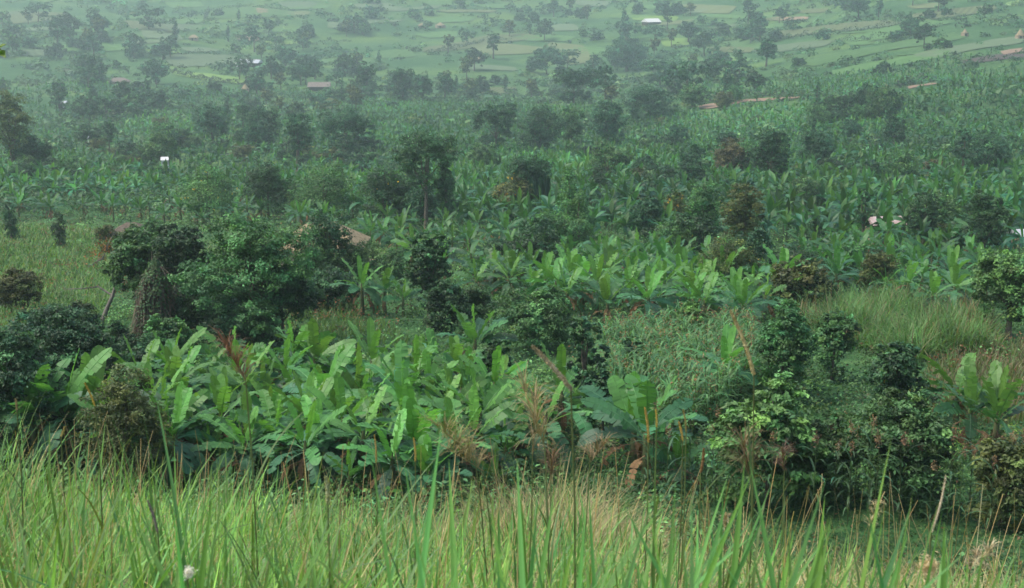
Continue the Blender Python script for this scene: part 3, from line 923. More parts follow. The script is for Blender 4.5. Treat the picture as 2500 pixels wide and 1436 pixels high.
HEDGES = [
    ("long dark hedge above the grey-green field over the tin-roofed house", [(340, 134), (450, 136), (560, 135), (620, 142)], 3.2, 2.0),
    ("dark hedge below the long lime field beside the tin-roofed house", [(415, 178), (500, 196), (560, 206), (610, 212)], 2.6, 2.0),
    ("dark hedge round the striped green field near the top of the hillside", [(500, 50), (510, 28), (600, 20), (720, 31)], 3.2, 2.0),
    ("thin hedge climbing right along the olive field in the far centre", [(1040, 136), (1110, 120), (1180, 104), (1250, 98)], 3.0, 2.0),
    ("hedge under the lime strip in the far left centre", [(650, 114), (760, 110), (860, 104)], 3.0, 2.0),
    ("dark hedge along the upper side of the orange path", [(1700, 258), (1760, 248), (1850, 238), (1950, 232)], 2.4, 2.0),
    ("dark hedge above the short path on the right slope", [(2190, 216), (2230, 206), (2285, 197)], 2.6, 2.0),
    ("hedge running down the right slope under the dark ploughed plot", [(2330, 166), (2420, 156), (2500, 148)], 2.6, 2.0),
    ("bushy hedge across the far right slope", [(2040, 108), (2130, 100), (2220, 84), (2300, 66)], 3.4, 2.5),
    ("bushy hedge below the first olive field of the right slope", [(1900, 100), (2000, 90), (2100, 78), (2190, 66)], 3.4, 2.5),
    ("hedge line in the far fields left of the white roof house", [(1420, 84), (1480, 78), (1540, 72)], 3.2, 2.2),
    ("low hedge at the foot of the flat olive field in the centre", [(1120, 240), (1190, 236), (1265, 232)], 2.2, 2.0),
]
for i, a in enumerate(HEDGES):
    hedge(*a, seed=i + 3)
for nm, lb, ct, px, bs, w, tp, kd, cl, op in NEAR:
    plant(nm, lb, ct, px, bs, w, tp, kd, cl, **op)

# ------------------------------------------------------------------ banana plants
BAN_Y = np.array((0.135, 0.305, 0.055))     # a young leaf
BAN_M = np.array((0.046, 0.152, 0.062))    # a grown leaf
BAN_O = np.array((0.045, 0.115, 0.055))    # an old leaf
BAN_D = np.array((0.125, 0.075, 0.04))     # a dead leaf


def banana_kind(seed, look, near):
    """One banana plant with its stem, leaves and dead skirt, about 3.5 m high."""
    rng = np.random.default_rng(900 + seed)
    t = root("banana_plant", (0, 0, -500))
    hs = rng.uniform(1.3, 1.9) if look != 'tall' else rng.uniform(2.2, 2.7)
    n = {'upright': 11, 'wide': 14, 'ragged': 12, 'tall': 11, 'young': 7, 'drooping': 14}[look]
    if look == 'young':
        hs *= .55
    i = np.arange(n)
    az = i * 2.51 + rng.normal(0, .3, n)
    q = i / (n - 1)
    spread = {'upright': .75, 'wide': 1.15, 'ragged': 1.05, 'tall': 1.0, 'young': .6, 'drooping': 1.3}[look]
    e0 = R(87) - q ** .55 * R(74) * spread + rng.normal(0, .12, n)
    dr = (0.12 + q * 1.5 * spread) * rng.uniform(.8, 1.25, n)
    ln = rng.uniform(1.75, 2.35, n) * np.where(q < .1, .85, 1.0) * (0.8 if look == 'young' else 1)
    wd = rng.uniform(.43, .57, n) * np.where(q < .1, .75, 1.0)
    base = np.stack([0.06 * np.sin(az), 0.06 * np.cos(az), hs - .18 * q], 1)
    f = np.clip(q * (1.6 if near else 2.4) + (0 if near else .25), 0, 1)[:, None]
    col = BAN_Y * (1 - f) + BAN_M * f
    col = np.where((q > .8)[:, None], BAN_O, col) * (1 if near else .86) * np.exp(rng.normal(0, .14, (n, 1)))
    m = MB()
    torn_leaves(m, rng, base, az, e0, dr, ln, wd, col, segs=16 if near else 8, roll=rng.normal(0, .35, n),
                tear=.9 if look == 'ragged' else .3, pet=.13)
    m.build("crown", M_BANANA, t)
    m = MB()
    tube(m, [(0, 0, -.4), (0, 0, .3), (.02, 0, hs * .6), (0, 0.01, hs), (0, 0, hs + .25)], [.15, .14, .11, .085, .03], sides=9)
    m.build("stem", M_STEM, t, smooth=True)
    k = rng.integers(3, 6)
    m = MB()
    a = rng.uniform(0, 6.28, k)
    b = np.stack([.1 * np.sin(a), .1 * np.cos(a), hs * rng.uniform(.6, .92, k)], 1)
    torn_leaves(m, rng, b, a, rng.uniform(-.3, .3, k), rng.uniform(1.1, 1.7, k), rng.uniform(.9, 1.5, k), rng.uniform(.18, .34, k),
                BAN_D * np.exp(rng.normal(0, .35, (k, 1))), segs=8, tear=1.0)
    m.build("dead_leaf_skirt", M_DRY, t)
    return t


LOOKS = ['upright', 'wide', 'ragged', 'tall', 'drooping', 'young']
BAN_NEAR = [(lk, banana_kind(i, lk, True)) for i, lk in enumerate(LOOKS + ['upright', 'wide', 'drooping', 'ragged', 'tall', 'upright'])]
BAN_MID = [(lk, banana_kind(40 + i, lk, False)) for i, lk in enumerate(LOOKS[:5] + ['upright', 'wide', 'ragged'])]
LOOK_WORDS = {'upright': 'upright-leaved banana plant', 'wide': 'wide-spreading banana plant', 'ragged': 'ragged-leaved banana plant',
              'tall': 'tall-stemmed banana plant', 'drooping': 'drooping-leaved banana plant', 'young': 'short young banana plant'}

GROVES = {
    "near": dict(poly=[(95, 1120), (330, 1040), (440, 985), (760, 960), (1060, 960), (1230, 1010), (1270, 1110), (1240, 1225), (1000, 1245), (760, 1215), (560, 1195), (380, 1190), (280, 1180)], gap=1.02, n=112,
                 group="banana plants in the near grove below the grass bank", words="in the near grove", looks=['upright', 'wide', 'drooping', 'ragged', 'wide', 'young', 'drooping']),
    "middle": dict(poly=[(1100, 735), (1300, 665), (1600, 650), (1800, 690), (1940, 730), (1900, 800), (1720, 825), (1450, 800), (1250, 760)], gap=1.85, n=84,
                   group="banana plants in the middle grove", words="in the middle grove", looks=['wide', 'drooping', 'ragged', 'wide', 'upright']),
    "right": dict(poly=[(1930, 640), (2150, 615), (2420, 640), (2420, 770), (2260, 800), (2150, 735), (2000, 730)], gap=2.1, n=50,
                  group="banana plants in the right-hand grove", words="in the right grove", looks=['drooping', 'wide', 'tall', 'ragged', 'wide']),
    "meadow": dict(poly=[(0, 510), (120, 512), (330, 518), (600, 512), (690, 545), (560, 575), (400, 550), (0, 528)], gap=2.9, n=32,
                   group="banana plants in the row above the meadow", words="above the meadow", looks=['tall', 'upright', 'wide', 'ragged']),
    "centre": dict(poly=[(700, 545), (900, 560), (1200, 570), (1400, 575), (1480, 625), (1300, 665), (1150, 700), (1020, 650), (900, 605), (720, 575)], gap=2.1, n=50,
                   group="banana plants in the central grove behind the thatched roof", words="in the central grove", looks=['wide', 'tall', 'ragged', 'drooping', 'wide']),
}
SINGLES = [(90, 1165, .95, 'upright'), (225, 1130, 1.05, 'upright'), (160, 1150, 1.0, 'wide'), (885, 770, .8, 'wide'), (940, 765, .65, 'upright'), (985, 775, .6, 'upright'),
           (1545, 1150, .95, 'upright'), (1575, 1205, .9, 'upright'), (1370, 1075, .95, 'drooping'), (1765, 985, .75, 'wide'), (2330, 1065, .8, 'wide'),
           (2360, 1120, .8, 'upright'), (2425, 1130, .85, 'upright'), (1010, 665, .9, 'wide'), (1075, 690, .8, 'upright'), (1160, 905, .85, 'upright'), (1650, 1205, .75, 'young'), (1330, 1150, .85, 'drooping')]
used = set()


def put_banana(x, y, look, near, sc, rz, key):
    pool = [p for p in (BAN_NEAR if near else BAN_MID) if p[0] == look] or (BAN_NEAR if near else BAN_MID)
    look, proto = pool[int(rz * 997) % len(pool)]
    loc = (x, y, float(height(x, y)))
    if proto.name in used:
        o = copy_tree(proto, loc, rz, sc)
    else:
        used.add(proto.name)
        o = proto
        o.location = loc; o.rotation_euler = (0, 0, rz); o.scale = (sc, sc, sc)
    px, py, dep = place_of(loc, 2.2 * sc)
    THINGS.append(dict(o=o, px=px, py=py, dep=dep, w=3.2 * sc / dep * F_PX, h=3.4 * sc / dep * F_PX, kind='banana', look=look, grove=key, auto=True))
    return o


def scatter(poly, gap, n, seed, jit=0.0):
    """Spots at least `gap` metres apart on the ground inside a patch of land."""
    rng = np.random.default_rng(seed)
    G = [ground(px, py)[0] for px, py in poly]
    xs = [g.x for g in G]; ys = [g.y for g in G]
    land = [(g.x, g.y) for g in G]
    out = []
    for _ in range(n * 60):
        x = rng.uniform(min(xs), max(xs)); y = rng.uniform(min(ys), max(ys))
        if not in_poly(x, y, land):
            continue
        if all((x - a) ** 2 + (y - b) ** 2 > gap * gap for a, b in out):
            out.append((x, y))
            if len(out) >= n:
                break
    return out


for gi, (key, gv) in enumerate(GROVES.items()):
    rng = np.random.default_rng(77 + gi)
    for (x, y) in scatter(gv["poly"], gv["gap"], gv["n"], 300 + gi):
        lk = gv["looks"][rng.integers(len(gv["looks"]))]
        put_banana(x, y, lk, key == "near" or y < 75, rng.uniform(.66, 1.0) * {'near': .86, 'middle': .9, 'right': .9}.get(key, .84), rng.uniform(0, 6.28), key)
for i, (px, py, sc, lk) in enumerate(SINGLES):
    g, _ = ground(px, py)
    put_banana(g.x, g.y, lk, True, sc, 0.7 + i * 1.9, "single")
for _, p in BAN_NEAR + BAN_MID:
    if p.name not in used:
        for ch in list(p.children):
            bpy.data.objects.remove(ch)
        bpy.data.objects.remove(p)


def many_bananas():
    """The plantations that run on across the valley and up the slope."""
    zones = [([(640, 480), (1100, 430), (1500, 395), (2500, 420), (2500, 660), (2400, 640), (1900, 610), (1480, 590), (1100, 560), (760, 540)], 2.0, .92, .9),
             ([(1500, 300), (1760, 275), (2000, 262), (2280, 225), (2500, 190), (2500, 440), (1500, 440)], 2.3, .85, .8),
             ([(880, 250), (1500, 270), (1520, 430), (1100, 440), (900, 400)], 2.3, .9, .82),
             ([(0, 235), (200, 210), (900, 235), (930, 440), (640, 480), (0, 500)], 2.7, .6, .85),
             ([(1700, 200), (2000, 195), (2280, 158), (2500, 128), (2500, 190), (2000, 260), (1700, 260)], 3.0, .7, .75)]
    rng = np.random.default_rng(5)
    mb = MB()
    for poly, gap, keep, sc in zones:
        G = [ground(px, py)[0] for px, py in poly]
        xs = [g.x for g in G]; ys = [g.y for g in G]
        nx = int((max(xs) - min(xs)) / gap); ny = int((max(ys) - min(ys)) / gap)
        X, Y = np.meshgrid(min(xs) + gap * np.arange(nx), min(ys) + gap * np.arange(ny))
        X = (X + rng.uniform(-.45, .45, X.shape) * gap).ravel(); Y = (Y + rng.uniform(-.45, .45, Y.shape) * gap).ravel()
        patch = np.sin(X / 17 + 1) * np.sin(Y / 31) + .6 * np.sin(X / 7.3 + Y / 19) + .5 * np.sin(X / 41 - Y / 53)
        ok = in_poly(X, Y, [(g.x, g.y) for g in G]) & (rng.random(X.shape) < np.clip(keep + .3 * patch, .12, 1))
        ppx, ppy, _d = project(np.stack([X, Y, height(X, Y)], -1))
        for f in FIELDS:
            if f[0] != 'field':
                for sh in (0, 7, 14, 21):
                    ok &= ~in_poly(ppx, ppy - sh, f[1])
        X, Y, patch = X[ok], Y[ok], patch[ok]
        Z = height(X, Y)
        for far in (False, True):
            sel = (Y > 330) == far
            x, y, z, pt = X[sel], Y[sel], Z[sel], patch[sel]
            m = len(x)
            if not m:
                continue
            nl = 6 if far else 9
            psz = sc * np.exp(np.clip(rng.normal(0, .16, m), -.25, .22))
            hs = rng.uniform(1.2, 2.2, m) * psz
            tone = np.exp(np.clip(rng.normal(0, .28, m), -.6, .4) + .2 * pt)
            hue = np.clip(rng.normal(0, .12, m), -.2, .2)
            for j in range(nl):
                q = j / (nl - 1)
                az = j * 2.51 + rng.uniform(0, 6.28, m)
                e0 = R(80) - q ** .5 * R(72) + rng.normal(0, .2, m)
                dr = (.3 + 1.8 * q) * rng.uniform(.7, 1.3, m)
                c = (BAN_Y * .42 * (1 - min(1, q * 2.5)) + BAN_M * .8 * min(1, q * 2.5))[None] * (tone * np.exp(rng.normal(0, .15, m)))[:, None] * np.stack([1 + hue, np.ones(m), 1 - hue], 1)
                blades(mb, np.stack([x, y, z + hs], 1), az, e0, dr, rng.uniform(1.35, 2.0, m) * psz, (.62 if far else .5) * psz, np.clip(c, .004, .8), 3 if far else 5,
                       ([0, .12, .2, .6, 1], [.1, .12, .8, 1, .08]), rng.normal(0, .4, m), 0 if far else .25)
            blades(mb, np.stack([x, y, z - .2], 1), rng.uniform(0, 6.28, m), np.full(m, 1.5), np.zeros(m), hs + .3, np.full(m, .24), np.tile([.07, .075, .04], (m, 1)), 1)
    o = mb.build("banana_plantation", M_BANANA)
    tag(o, "continuous pale green banana plantations spreading over the valley floor and slope", "plantation", kind="stuff")


many_bananas()

# ------------------------------------------------------------------ trees scattered over the far fields
FAR_KINDS = []


def far_tree_kind(i, kind, W, H, col, words, leaf=None, cap=1500):
    rng = np.random.default_rng(500 + i)
    st, cb, L, sq, cl, dr = SPECIES[kind]
    B = blob_layout(rng, st, W, H, cb)
    t = root("bush" if "bush" in words else "tree", (0, 0, -500))
    crown(rng, B, leaf or (.75 if W > 5 else .6), (leaf or .7) * .6, LEAFCOL[col], k=7, squash=sq, clump=cl, cap=cap, droop=dr, nmin=250).build("crown", M_LEAF, t)
    limbs(rng, B, H, cb, .03 * H, forks=4).build("trunk", M_BARK, t, smooth=True)
    FAR_KINDS.append((t, kind, W, H, words))


for i, a in enumerate([("tall", 8, 8, "dark", "ragged dark tree"), ("spread", 11, 8, "blue", "broad-crowned tree"), ("tall", 6, 10, "blue", "tall dark tree"),
                       ("column", 2.6, 9, "blue", "narrow column tree"), ("bush", 6, 4, "dark", "low round bush"), ("spread", 10, 7, "blue", "spreading tree"),
                       ("round", 6, 6, "mid", "small green tree"), ("bush", 8, 4.5, "blue", "broad dark bush"), ("tall", 4.5, 7, "olive", "slim olive tree"), ("bush", 4.5, 3.2, "mid", "small green bush")]):
    far_tree_kind(i, *a)
N_FAR = len(FAR_KINDS)
for i, a in enumerate([("round", 6, 6.5, "mid", "round green tree"), ("tall", 4, 6.5, "dark", "slender dark tree"), ("bush", 4.5, 3.4, "mid", "leafy green bush"), ("bush", 5.5, 4, "dark", "dense dark bush"),
                       ("spread", 7, 5.5, "dark", "small broad-crowned tree"), ("bush", 3.6, 3, "fresh", "light green bush"), ("bush", 5, 3.6, "olive", "olive-green bush"), ("round", 5, 6, "blue", "dark bluish tree")]):
    far_tree_kind(20 + i, *a, leaf=.33, cap=4200)

FAR_ZONES = [  # pixel box, how many
    ((0, 10, 900, 130), 42), ((900, 5, 1700, 110), 42), ((1650, 5, 2500, 110), 30), ((0, 120, 420, 330), 34), ((420, 110, 1000, 260), 40),
    ((1000, 100, 1420, 250), 30), ((1420, 100, 1800, 280), 24), ((1800, 110, 2500, 400), 34), ((0, 230, 950, 440), 70), ((0, 385, 950, 475), 36), ((1500, 440, 2500, 640), 24), ((950, 470, 1500, 650), 12), ((1100, 650, 1950, 830), 5), ((1900, 610, 2450, 780), 4), ((1000, 340, 1500, 440), 8), ((1550, 300, 2200, 470), 24),
]


def far_trees():
    rng = np.random.default_rng(12)
    taken = [(t["px"], t["py"], (.33 * t["w"] + 5), .3 * t["h"]) for t in THINGS if t["kind"] != "banana" and t["kind"] != "named"]
    first = set()
    for (x0, y0, x1, y1), n in FAR_ZONES:
        c = 0
        seeds = [(rng.uniform(x0, x1), rng.uniform(y0, y1), rng.uniform(25, 80), rng.uniform(3, 9), rng.normal(0, .08)) for _k in range(max(3, n // 7))]
        for _ in range(n * 30):
            if rng.random() < .72:
                sx, sy, rx, ry, tl = seeds[rng.integers(len(seeds))]
                dx = rng.normal(0, rx)
                px, py = sx + dx, sy + dx * tl + rng.normal(0, ry)
                if not (x0 <= px <= x1 and y0 <= py <= y1):
                    continue
            else:
                px, py = rng.uniform(x0, x1), rng.uniform(y0, y1)
            if any(abs(px - a) < max(11, ww) and abs(py - b) < max(5, hh) for a, b, ww, hh in taken):
                continue
            g, dep = ground(px, py)
            w = [0, 1, 2, 3, 4, 4, 5, 6, 7, 7, 8, 9, 9, 4] 
            i = w[rng.integers(len(w))]
            if dep < 420:
                i = N_FAR + [0, 1, 2, 2, 3, 3, 4, 5, 5, 6, 6, 7][rng.integers(12)]
            t, kind, W, H, words = FAR_KINDS[i]
            sc = rng.uniform(.65, 1.25) * (1.55 if dep > 700 else 1.15)
            if dep < 420:
                sc *= float(np.interp(dep, [100, 220, 420], [.5, .78, 1]))
            loc = (g.x, g.y, g.z - .1)
            if i in first:
                o = copy_tree(t, loc, rng.uniform(0, 6.28), sc, sc * rng.uniform(.85, 1.15))
            else:
                first.add(i); o = t; o.location = loc; o.scale = (sc, sc, sc)
            taken.append((px, py - H * sc / dep * F_PX * .5, 11, 5)); c += 1
            THINGS.append(dict(o=o, px=px, py=py - H * sc / dep * F_PX * .5, dep=dep, w=W * sc / dep * F_PX, h=H * sc / dep * F_PX, kind='far', look=words, auto=True))
            if c >= n:
                break


far_trees()


# ------------------------------------------------------------------ houses
def box(mb, x0, y0, z0, x1, y1, z1):
    V = [(x0, y0, z0), (x1, y0, z0), (x1, y1, z0), (x0, y1, z0), (x0, y0, z1), (x1, y0, z1), (x1, y1, z1), (x0, y1, z1)]
    mb.add(V, [(0, 3, 2, 1), (4, 5, 6, 7), (0, 1, 5, 4), (1, 2, 6, 5), (2, 3, 7, 6), (3, 0, 4, 7)], (.3, .3, .3))


def hut(label, cat, px, py, w, l, d, hw, hr, roof, wall, rz, style="hip", depth=None, sink=0.0, lift=0.0):
    g, dep = ground(px, py) if depth is None else (None, depth)
    t = root("hut" if cat == "hut" else "house", (g.x, g.y, g.z - sink + lift), rz)
    tag(t, label, cat)
    m = MB()
    x, y, th = l / 2, d / 2, .18
    # walls with a door opening and a window opening in the front (-y) side
    box(m, -x, y - th, -.6, x, y, hw)
    box(m, -x, -y + .002, -.6, -x + th, y - th - .002, hw); box(m, x - th, -y + .002, -.6, x, y - th - .002, hw)
    dx = -l * .12
    wx = l * .27
    f0, f1 = -y, -y + th
    box(m, -x + th, f0, -.6, dx - .45, f1, hw)
    box(m, dx - .45, f0, min(1.95, hw - .15), dx + .45, f1, hw)
    box(m, dx + .45, f0, -.6, wx - .4, f1, hw)
    box(m, wx - .4, f0, -.6, wx + .4, f1, .9)
    box(m, wx - .4, f0, min(1.6, hw - .15), wx + .4, f1, hw)
    box(m, wx + .4, f0, -.6, x - th, f1, hw)
    m.build("wall", wall, t)
    m = MB(); box(m, dx - .44, f0 + .06, -.3, dx + .44, f0 + .11, min(1.94, hw - .16)); m.build("door", M_DARKWOOD, t)
    m = MB(); box(m, wx - .39, f0 + .06, .91, wx + .39, f0 + .1, min(1.59, hw - .16)); m.build("window", M_DARKWOOD, t)
    o = min(.45, l * .09)
    m = MB()
    ez = hw - .12
    k = .18 if roof in (M_THATCH, M_OLDTHATCH) else .05
    if style == "cone":
        n = 14
        a = np.linspace(0, 2 * math.pi, n, endpoint=False)
        r = max(x, y) + o
        lo = np.stack([r * np.cos(a), r * np.sin(a), np.full(n, ez - .15)], 1)
        hi = np.stack([.1 * np.cos(a), .1 * np.sin(a), np.full(n, hw + hr)], 1)
        i = np.arange(n); j = (i + 1) % n
        m.add(np.concatenate([lo, hi]), np.stack([i, j, j + n, i + n], 1), (.3, .3, .3))
        m.add(np.concatenate([lo, lo + [0, 0, -k]]), np.stack([j, i, i + n, j + n], 1), (.3, .3, .3))
    else:
        rx = x - (y * .8 if style == "hip" else -o)
        e = [(-x - o, -y - o, ez), (x + o, -y - o, ez), (x + o, y + o, ez), (-x - o, y + o, ez)]
        r = [(-rx, 0, hw + hr), (rx, 0, hw + hr)]
        top = e + r
        V = [(a, b, c + k) for a, b, c in top] + top
        F = [(0, 1, 5, 4), (2, 3, 4, 5), (6, 10, 11, 7), (8, 11, 10, 9), (0, 6, 7, 1), (1, 7, 8, 2), (2, 8, 9, 3), (3, 9, 6, 0)]
        F += [(1, 2, 5, 5), (3, 0, 4, 4)] if style == "hip" else [(1, 2, 5, 5), (3, 0, 4, 4)]
        Vt = np.array(V)
        F = [f for f in F if len(set(f)) == 4]
        m.add(Vt, F, (.3, .3, .3))
        # the two ends, each a quad with a short ridge edge
        for (p, q, s) in ((1, 2, 5), (3, 0, 4)):
            a, b, c = Vt[p], Vt[q], Vt[s]
            m.add([a, b, c + (b - c) * .02, c + (a - c) * .02], [(0, 1, 2, 3)], (.3, .3, .3))
    m.build("roof", roof, t)
    THINGS.append(dict(o=t, px=px, py=py - 12, dep=dep, w=w, h=w * .5, kind='house'))
    return t


hut("thatched house with pale mud walls on the left hillside", "house", 292, 210, 46, 8.5, 5, 2.0, 1.5, M_OLDTHATCH, M_MUD, .12)
hut("bright tin-roofed house on the far slope above the lime field", "house", 612, 163, 60, 11, 6, 2.2, 1.5, M_TIN, M_DARKWOOD, -.25, "gable")
hut("small pale lean-to beside the bright tin-roofed house", "hut", 586, 164, 14, 3.4, 2.5, 1.8, .5, M_WHITE, M_WHITE, -.1, "gable")
hut("brown-roofed house standing among bushes in the left middle distance", "house", 780, 222, 52, 9, 5.5, 1.9, 1.7, M_OLDTHATCH, M_DARKWOOD, .05, "gable")
hut("tiny cone-roofed thatched hut beside the feathery tree", "hut", 599, 224, 14, 3, 3, 1.5, 1.9, M_THATCH, M_MUD, .2, "cone")
hut("white tin roof gleaming among bananas below the left-edge tree", "house", 231, 366, 30, 2.4, 2.2, 1.9, .7, M_TIN, M_WHITE, .5, "gable", lift=.9)
hut("small white tin roof peeping out of trees at the left", "house", 155, 268, 20, 2.6, 2.4, 1.8, .6, M_TIN, M_WHITE, .0, "gable", lift=.8)
hut("narrow white wall showing between dark trees", "house", 404, 424, 14, 1.2, 1.5, 2.4, .4, M_WHITE, M_WHITE, .2, "gable", lift=.2)
hut("low thatched hut half hidden by bushes beside the bare yard", "hut", 790, 658, 185, 4.9, 4.0, 1.6, 1.4, M_THATCH, M_MUD, -.05, lift=0.1)
hut("low dark thatched shed under the bananas above the meadow", "hut", 322, 572, 75, 2.6, 2.2, 1.2, .55, M_SHED, M_DARKWOOD, .05, sink=.75)
hut("pinkish rusty tin roof among the right-hand bananas", "house", 2155, 600, 52, 2.4, 2.2, 2.0, .35, M_RUSTTIN, M_MUD, .15, "gable", lift=.05)
hut("small pale tin roof at the right edge beyond the ragged tree", "house", 2490, 610, 26, 1.4, 1.6, 1.9, .3, M_TIN, M_MUD, .2, "gable", lift=-.55)
hut("white tin roof house on the far slope near the top", "house", 1590, 62, 20, 10, 7, 2.2, 2.0, M_WHITE, M_DARKWOOD, .5, "gable")
hut("cone-roofed thatched hut on the right skyline slope", "hut", 2490, 96, 24, 3.0, 3.0, 1.7, 2.4, M_THATCH, M_MUD, .1, "cone")
hut("tiny thatched hut above the path on the far right slope", "hut", 2355, 89, 10, 2.2, 2.2, 1.6, 1.5, M_THATCH, M_MUD, .4, "cone")
hut("small pale thatched hut in the far central fields", "hut", 1075, 68, 12, 6, 5, 1.8, 1.8, M_THATCH, M_MUD, .3, "cone")
hut("tiny pale hut beside the pale thatched hut in the far fields", "hut", 1030, 68, 8, 5, 4, 1.8, 1.5, M_THATCH, M_MUD, .1, "cone")
hut("small brown hut among far trees left of the tin-roofed house", "hut", 473, 99, 10, 5, 4, 1.7, 1.5, M_THATCH, M_MUD, .1, "hip")
hut("tiny thatched hut in the olive field at the centre", "hut", 1170, 150, 8, 3, 3, 1.5, 1.6, M_THATCH, M_MUD, .1, "cone")


# ------------------------------------------------------------------ the dead tree and the pillar of dry vines
def dead_vine_pillar():
    g, dep = ground(365, 860)
    m_px = dep / F_PX
    rng = np.random.default_rng(3)
    t = root("vine_pillar", g)
    tag(t, "conical pillar of dead brown vines smothering a broken trunk", "dead vines")
    H = 232 * m_px
    m = MB()
    tube(m, bent(rng, (0, 0, -.3), (.35, 0, H * .9), 8, .05), np.linspace(.30, .08, 8), sides=8)
    tube(m, bent(rng, (.1, 0, H * .5), (.9, .1, H * .8), 6, .1), np.linspace(.07, .02, 6), sides=5)
    tube(m, bent(rng, (.2, 0, H * .72), (.32, .1, H * 1.08), 6, .1), np.linspace(.06, .015, 6), sides=5)
    m.build("trunk", M_BARK, t, smooth=True)
    n = 5600
    m = MB()
    z = H * (1 - rng.random(n) ** 1.3 * .98) * .96
    def rad(zz):
        return np.interp(zz / H, [0, .15, .45, .72, .86, 1], [.95, .9, .78, .70, .44, .06]) * .95
    a = rng.uniform(0, 6.28, n)
    cx = .15 + .30 * z / H
    r = rad(z) * np.sqrt(rng.uniform(.5, 1, n))
    b = np.stack([cx + r * np.cos(a), r * np.sin(a), z], 1)
    e0 = np.where(rng.random(n) < .93, rng.normal(-1.42, .14, n), rng.normal(-.9, .5, n))
    ln = np.minimum(rng.uniform(.3, 1.3, n), np.where(e0 < -.9, z + .1, 9))
    blades(m, b, a + rng.normal(1.2, 1.2, n), e0, rng.normal(0, .3, n), ln, rng.uniform(.010, .026, n), vary(rng, (.15, .118, .092), n, .35, .05), 4, ([0, 1], [1, .7]), power=1.0)
    m.build("dry_vines", M_DRY, t)
    m = MB()
    n = 2300
    z = H * rng.random(n) ** .8; a = rng.uniform(0, 6.28, n); r = rad(z) * rng.uniform(.85, 1.1, n)
    leaf_quads(m, rng, np.stack([.15 + .3 * z / H + r * np.cos(a), r * np.sin(a), z], 1), np.stack([np.cos(a), np.sin(a), np.full(n, .5)], 1), .13, .09, vary(rng, (.05, .09, .03), n, .3))
    m.build("creeper_leaves", M_LEAF, t)
    THINGS.append(dict(o=t, px=372, py=740, dep=dep, w=130, h=230, kind='named'))


def leaning_dead_tree():
    g, dep = ground(245, 800)
    rng = np.random.default_rng(4)
    t = root("dead_tree", g)
    tag(t, "bare grey leaning trunk with twiggy branches, left of the vine pillar", "dead tree")

    def at(px, py, off=0.0):
        d = ray(px, py) * (dep + off)
        return np.array(d) - np.array(g)
    m = MB()
    tube(m, [np.array((0, 0, -.3)), at(246, 795), at(262, 752), at(275, 722), at(285, 690)], [.15, .13, .10, .085, .07], sides=7)
    tube(m, [at(285, 690), at(300, 660), at(320, 640, .2)], [.07, .05, .03], sides=6)
    m.build("trunk", M_PALEBARK, t, smooth=True)
    for pts in ([(285, 690), (275, 675), (262, 655), (252, 630), (262, 600), (278, 570)], [(275, 722), (240, 700), (200, 705), (160, 706)],
                [(252, 630), (235, 640), (215, 652)], [(262, 655), (280, 640), (290, 625)], [(285, 690), (310, 690), (330, 700)]):
        m = MB()
        q = np.array([at(a, b, rng.normal(0, .12)) for a, b in pts])
        tube(m, q, np.linspace(.055, .012, len(q)), sides=5)
        n = 26
        i = rng.integers(1, len(q), n)
        blades(m, q[i] + rng.normal(0, .03, (n, 3)), rng.uniform(0, 6.28, n), rng.uniform(-.3, 1.3, n), rng.normal(0, .5, n), rng.uniform(.15, .5, n), np.full(n, .014), vary(rng, (.2, .16, .12), n, .2), 3)
        m.build("branch", M_PALEBARK, t)
    m = MB()
    n = 260
    c = np.array([at(240, 620), at(262, 600), at(300, 690), at(310, 655)])[rng.integers(0, 4, n)]
    leaf_quads(m, rng, c + rng.normal(0, .28, (n, 3)), rng.normal(0, 1, (n, 3)), .11, .07, vary(rng, (.22, .10, .04), n, .35))
    m.build("withered_leaves", M_DRY, t)
    THINGS.append(dict(o=t, px=268, py=700, dep=dep, w=60, h=220, kind='named'))


dead_vine_pillar()
leaning_dead_tree()

# ------------------------------------------------------------------ ground cover that nobody could count
ZONES = {
    "meadow": [(-200, 555), (120, 552), (310, 570), (330, 640), (270, 730), (190, 830), (0, 850), (-200, 850)],
    "glade": [(700, 740), (860, 690), (880, 790), (960, 800), (1000, 850), (730, 850), (690, 800)],
    "sorghum": [(1480, 850), (1640, 830), (1830, 825), (1850, 960), (1700, 1080), (1580, 1040), (1460, 980)],
    "rightgrass": [(2260, 900), (2500, 850), (2700, 850), (2700, 1040), (2420, 1040), (2270, 1010)],
    "reeds": [(1930, 775), (2150, 745), (2400, 800), (2440, 870), (2240, 885), (2060, 850)],
    "yard": [(740, 625), (920, 620), (940, 670), (740, 670)],
    "banana": [(1000, 600), (1450, 540), (1900, 560), (2450, 600), (2450, 780), (1900, 830), (1450, 830), (1100, 760)],
    "grove": [(200, 1060), (440, 985), (760, 960), (1060, 960), (1230, 1010), (1270, 1110), (1240, 1225), (560, 1195)],
    "fieldfloor": [(1700, 1240), (2700, 1250), (2700, 1420), (1700, 1420)],
}


def zone_mask(P, name):
    px, py, _ = project(P)
    return in_poly(px, py, ZONES[name])


def scatter_wedge(rng, n, y0, y1, half=.46):
    y = y0 * (y1 / y0) ** rng.random(n)
    x = rng.uniform(-half, half, n) * y
    return np.stack([x, y, height(x, y)], 1)


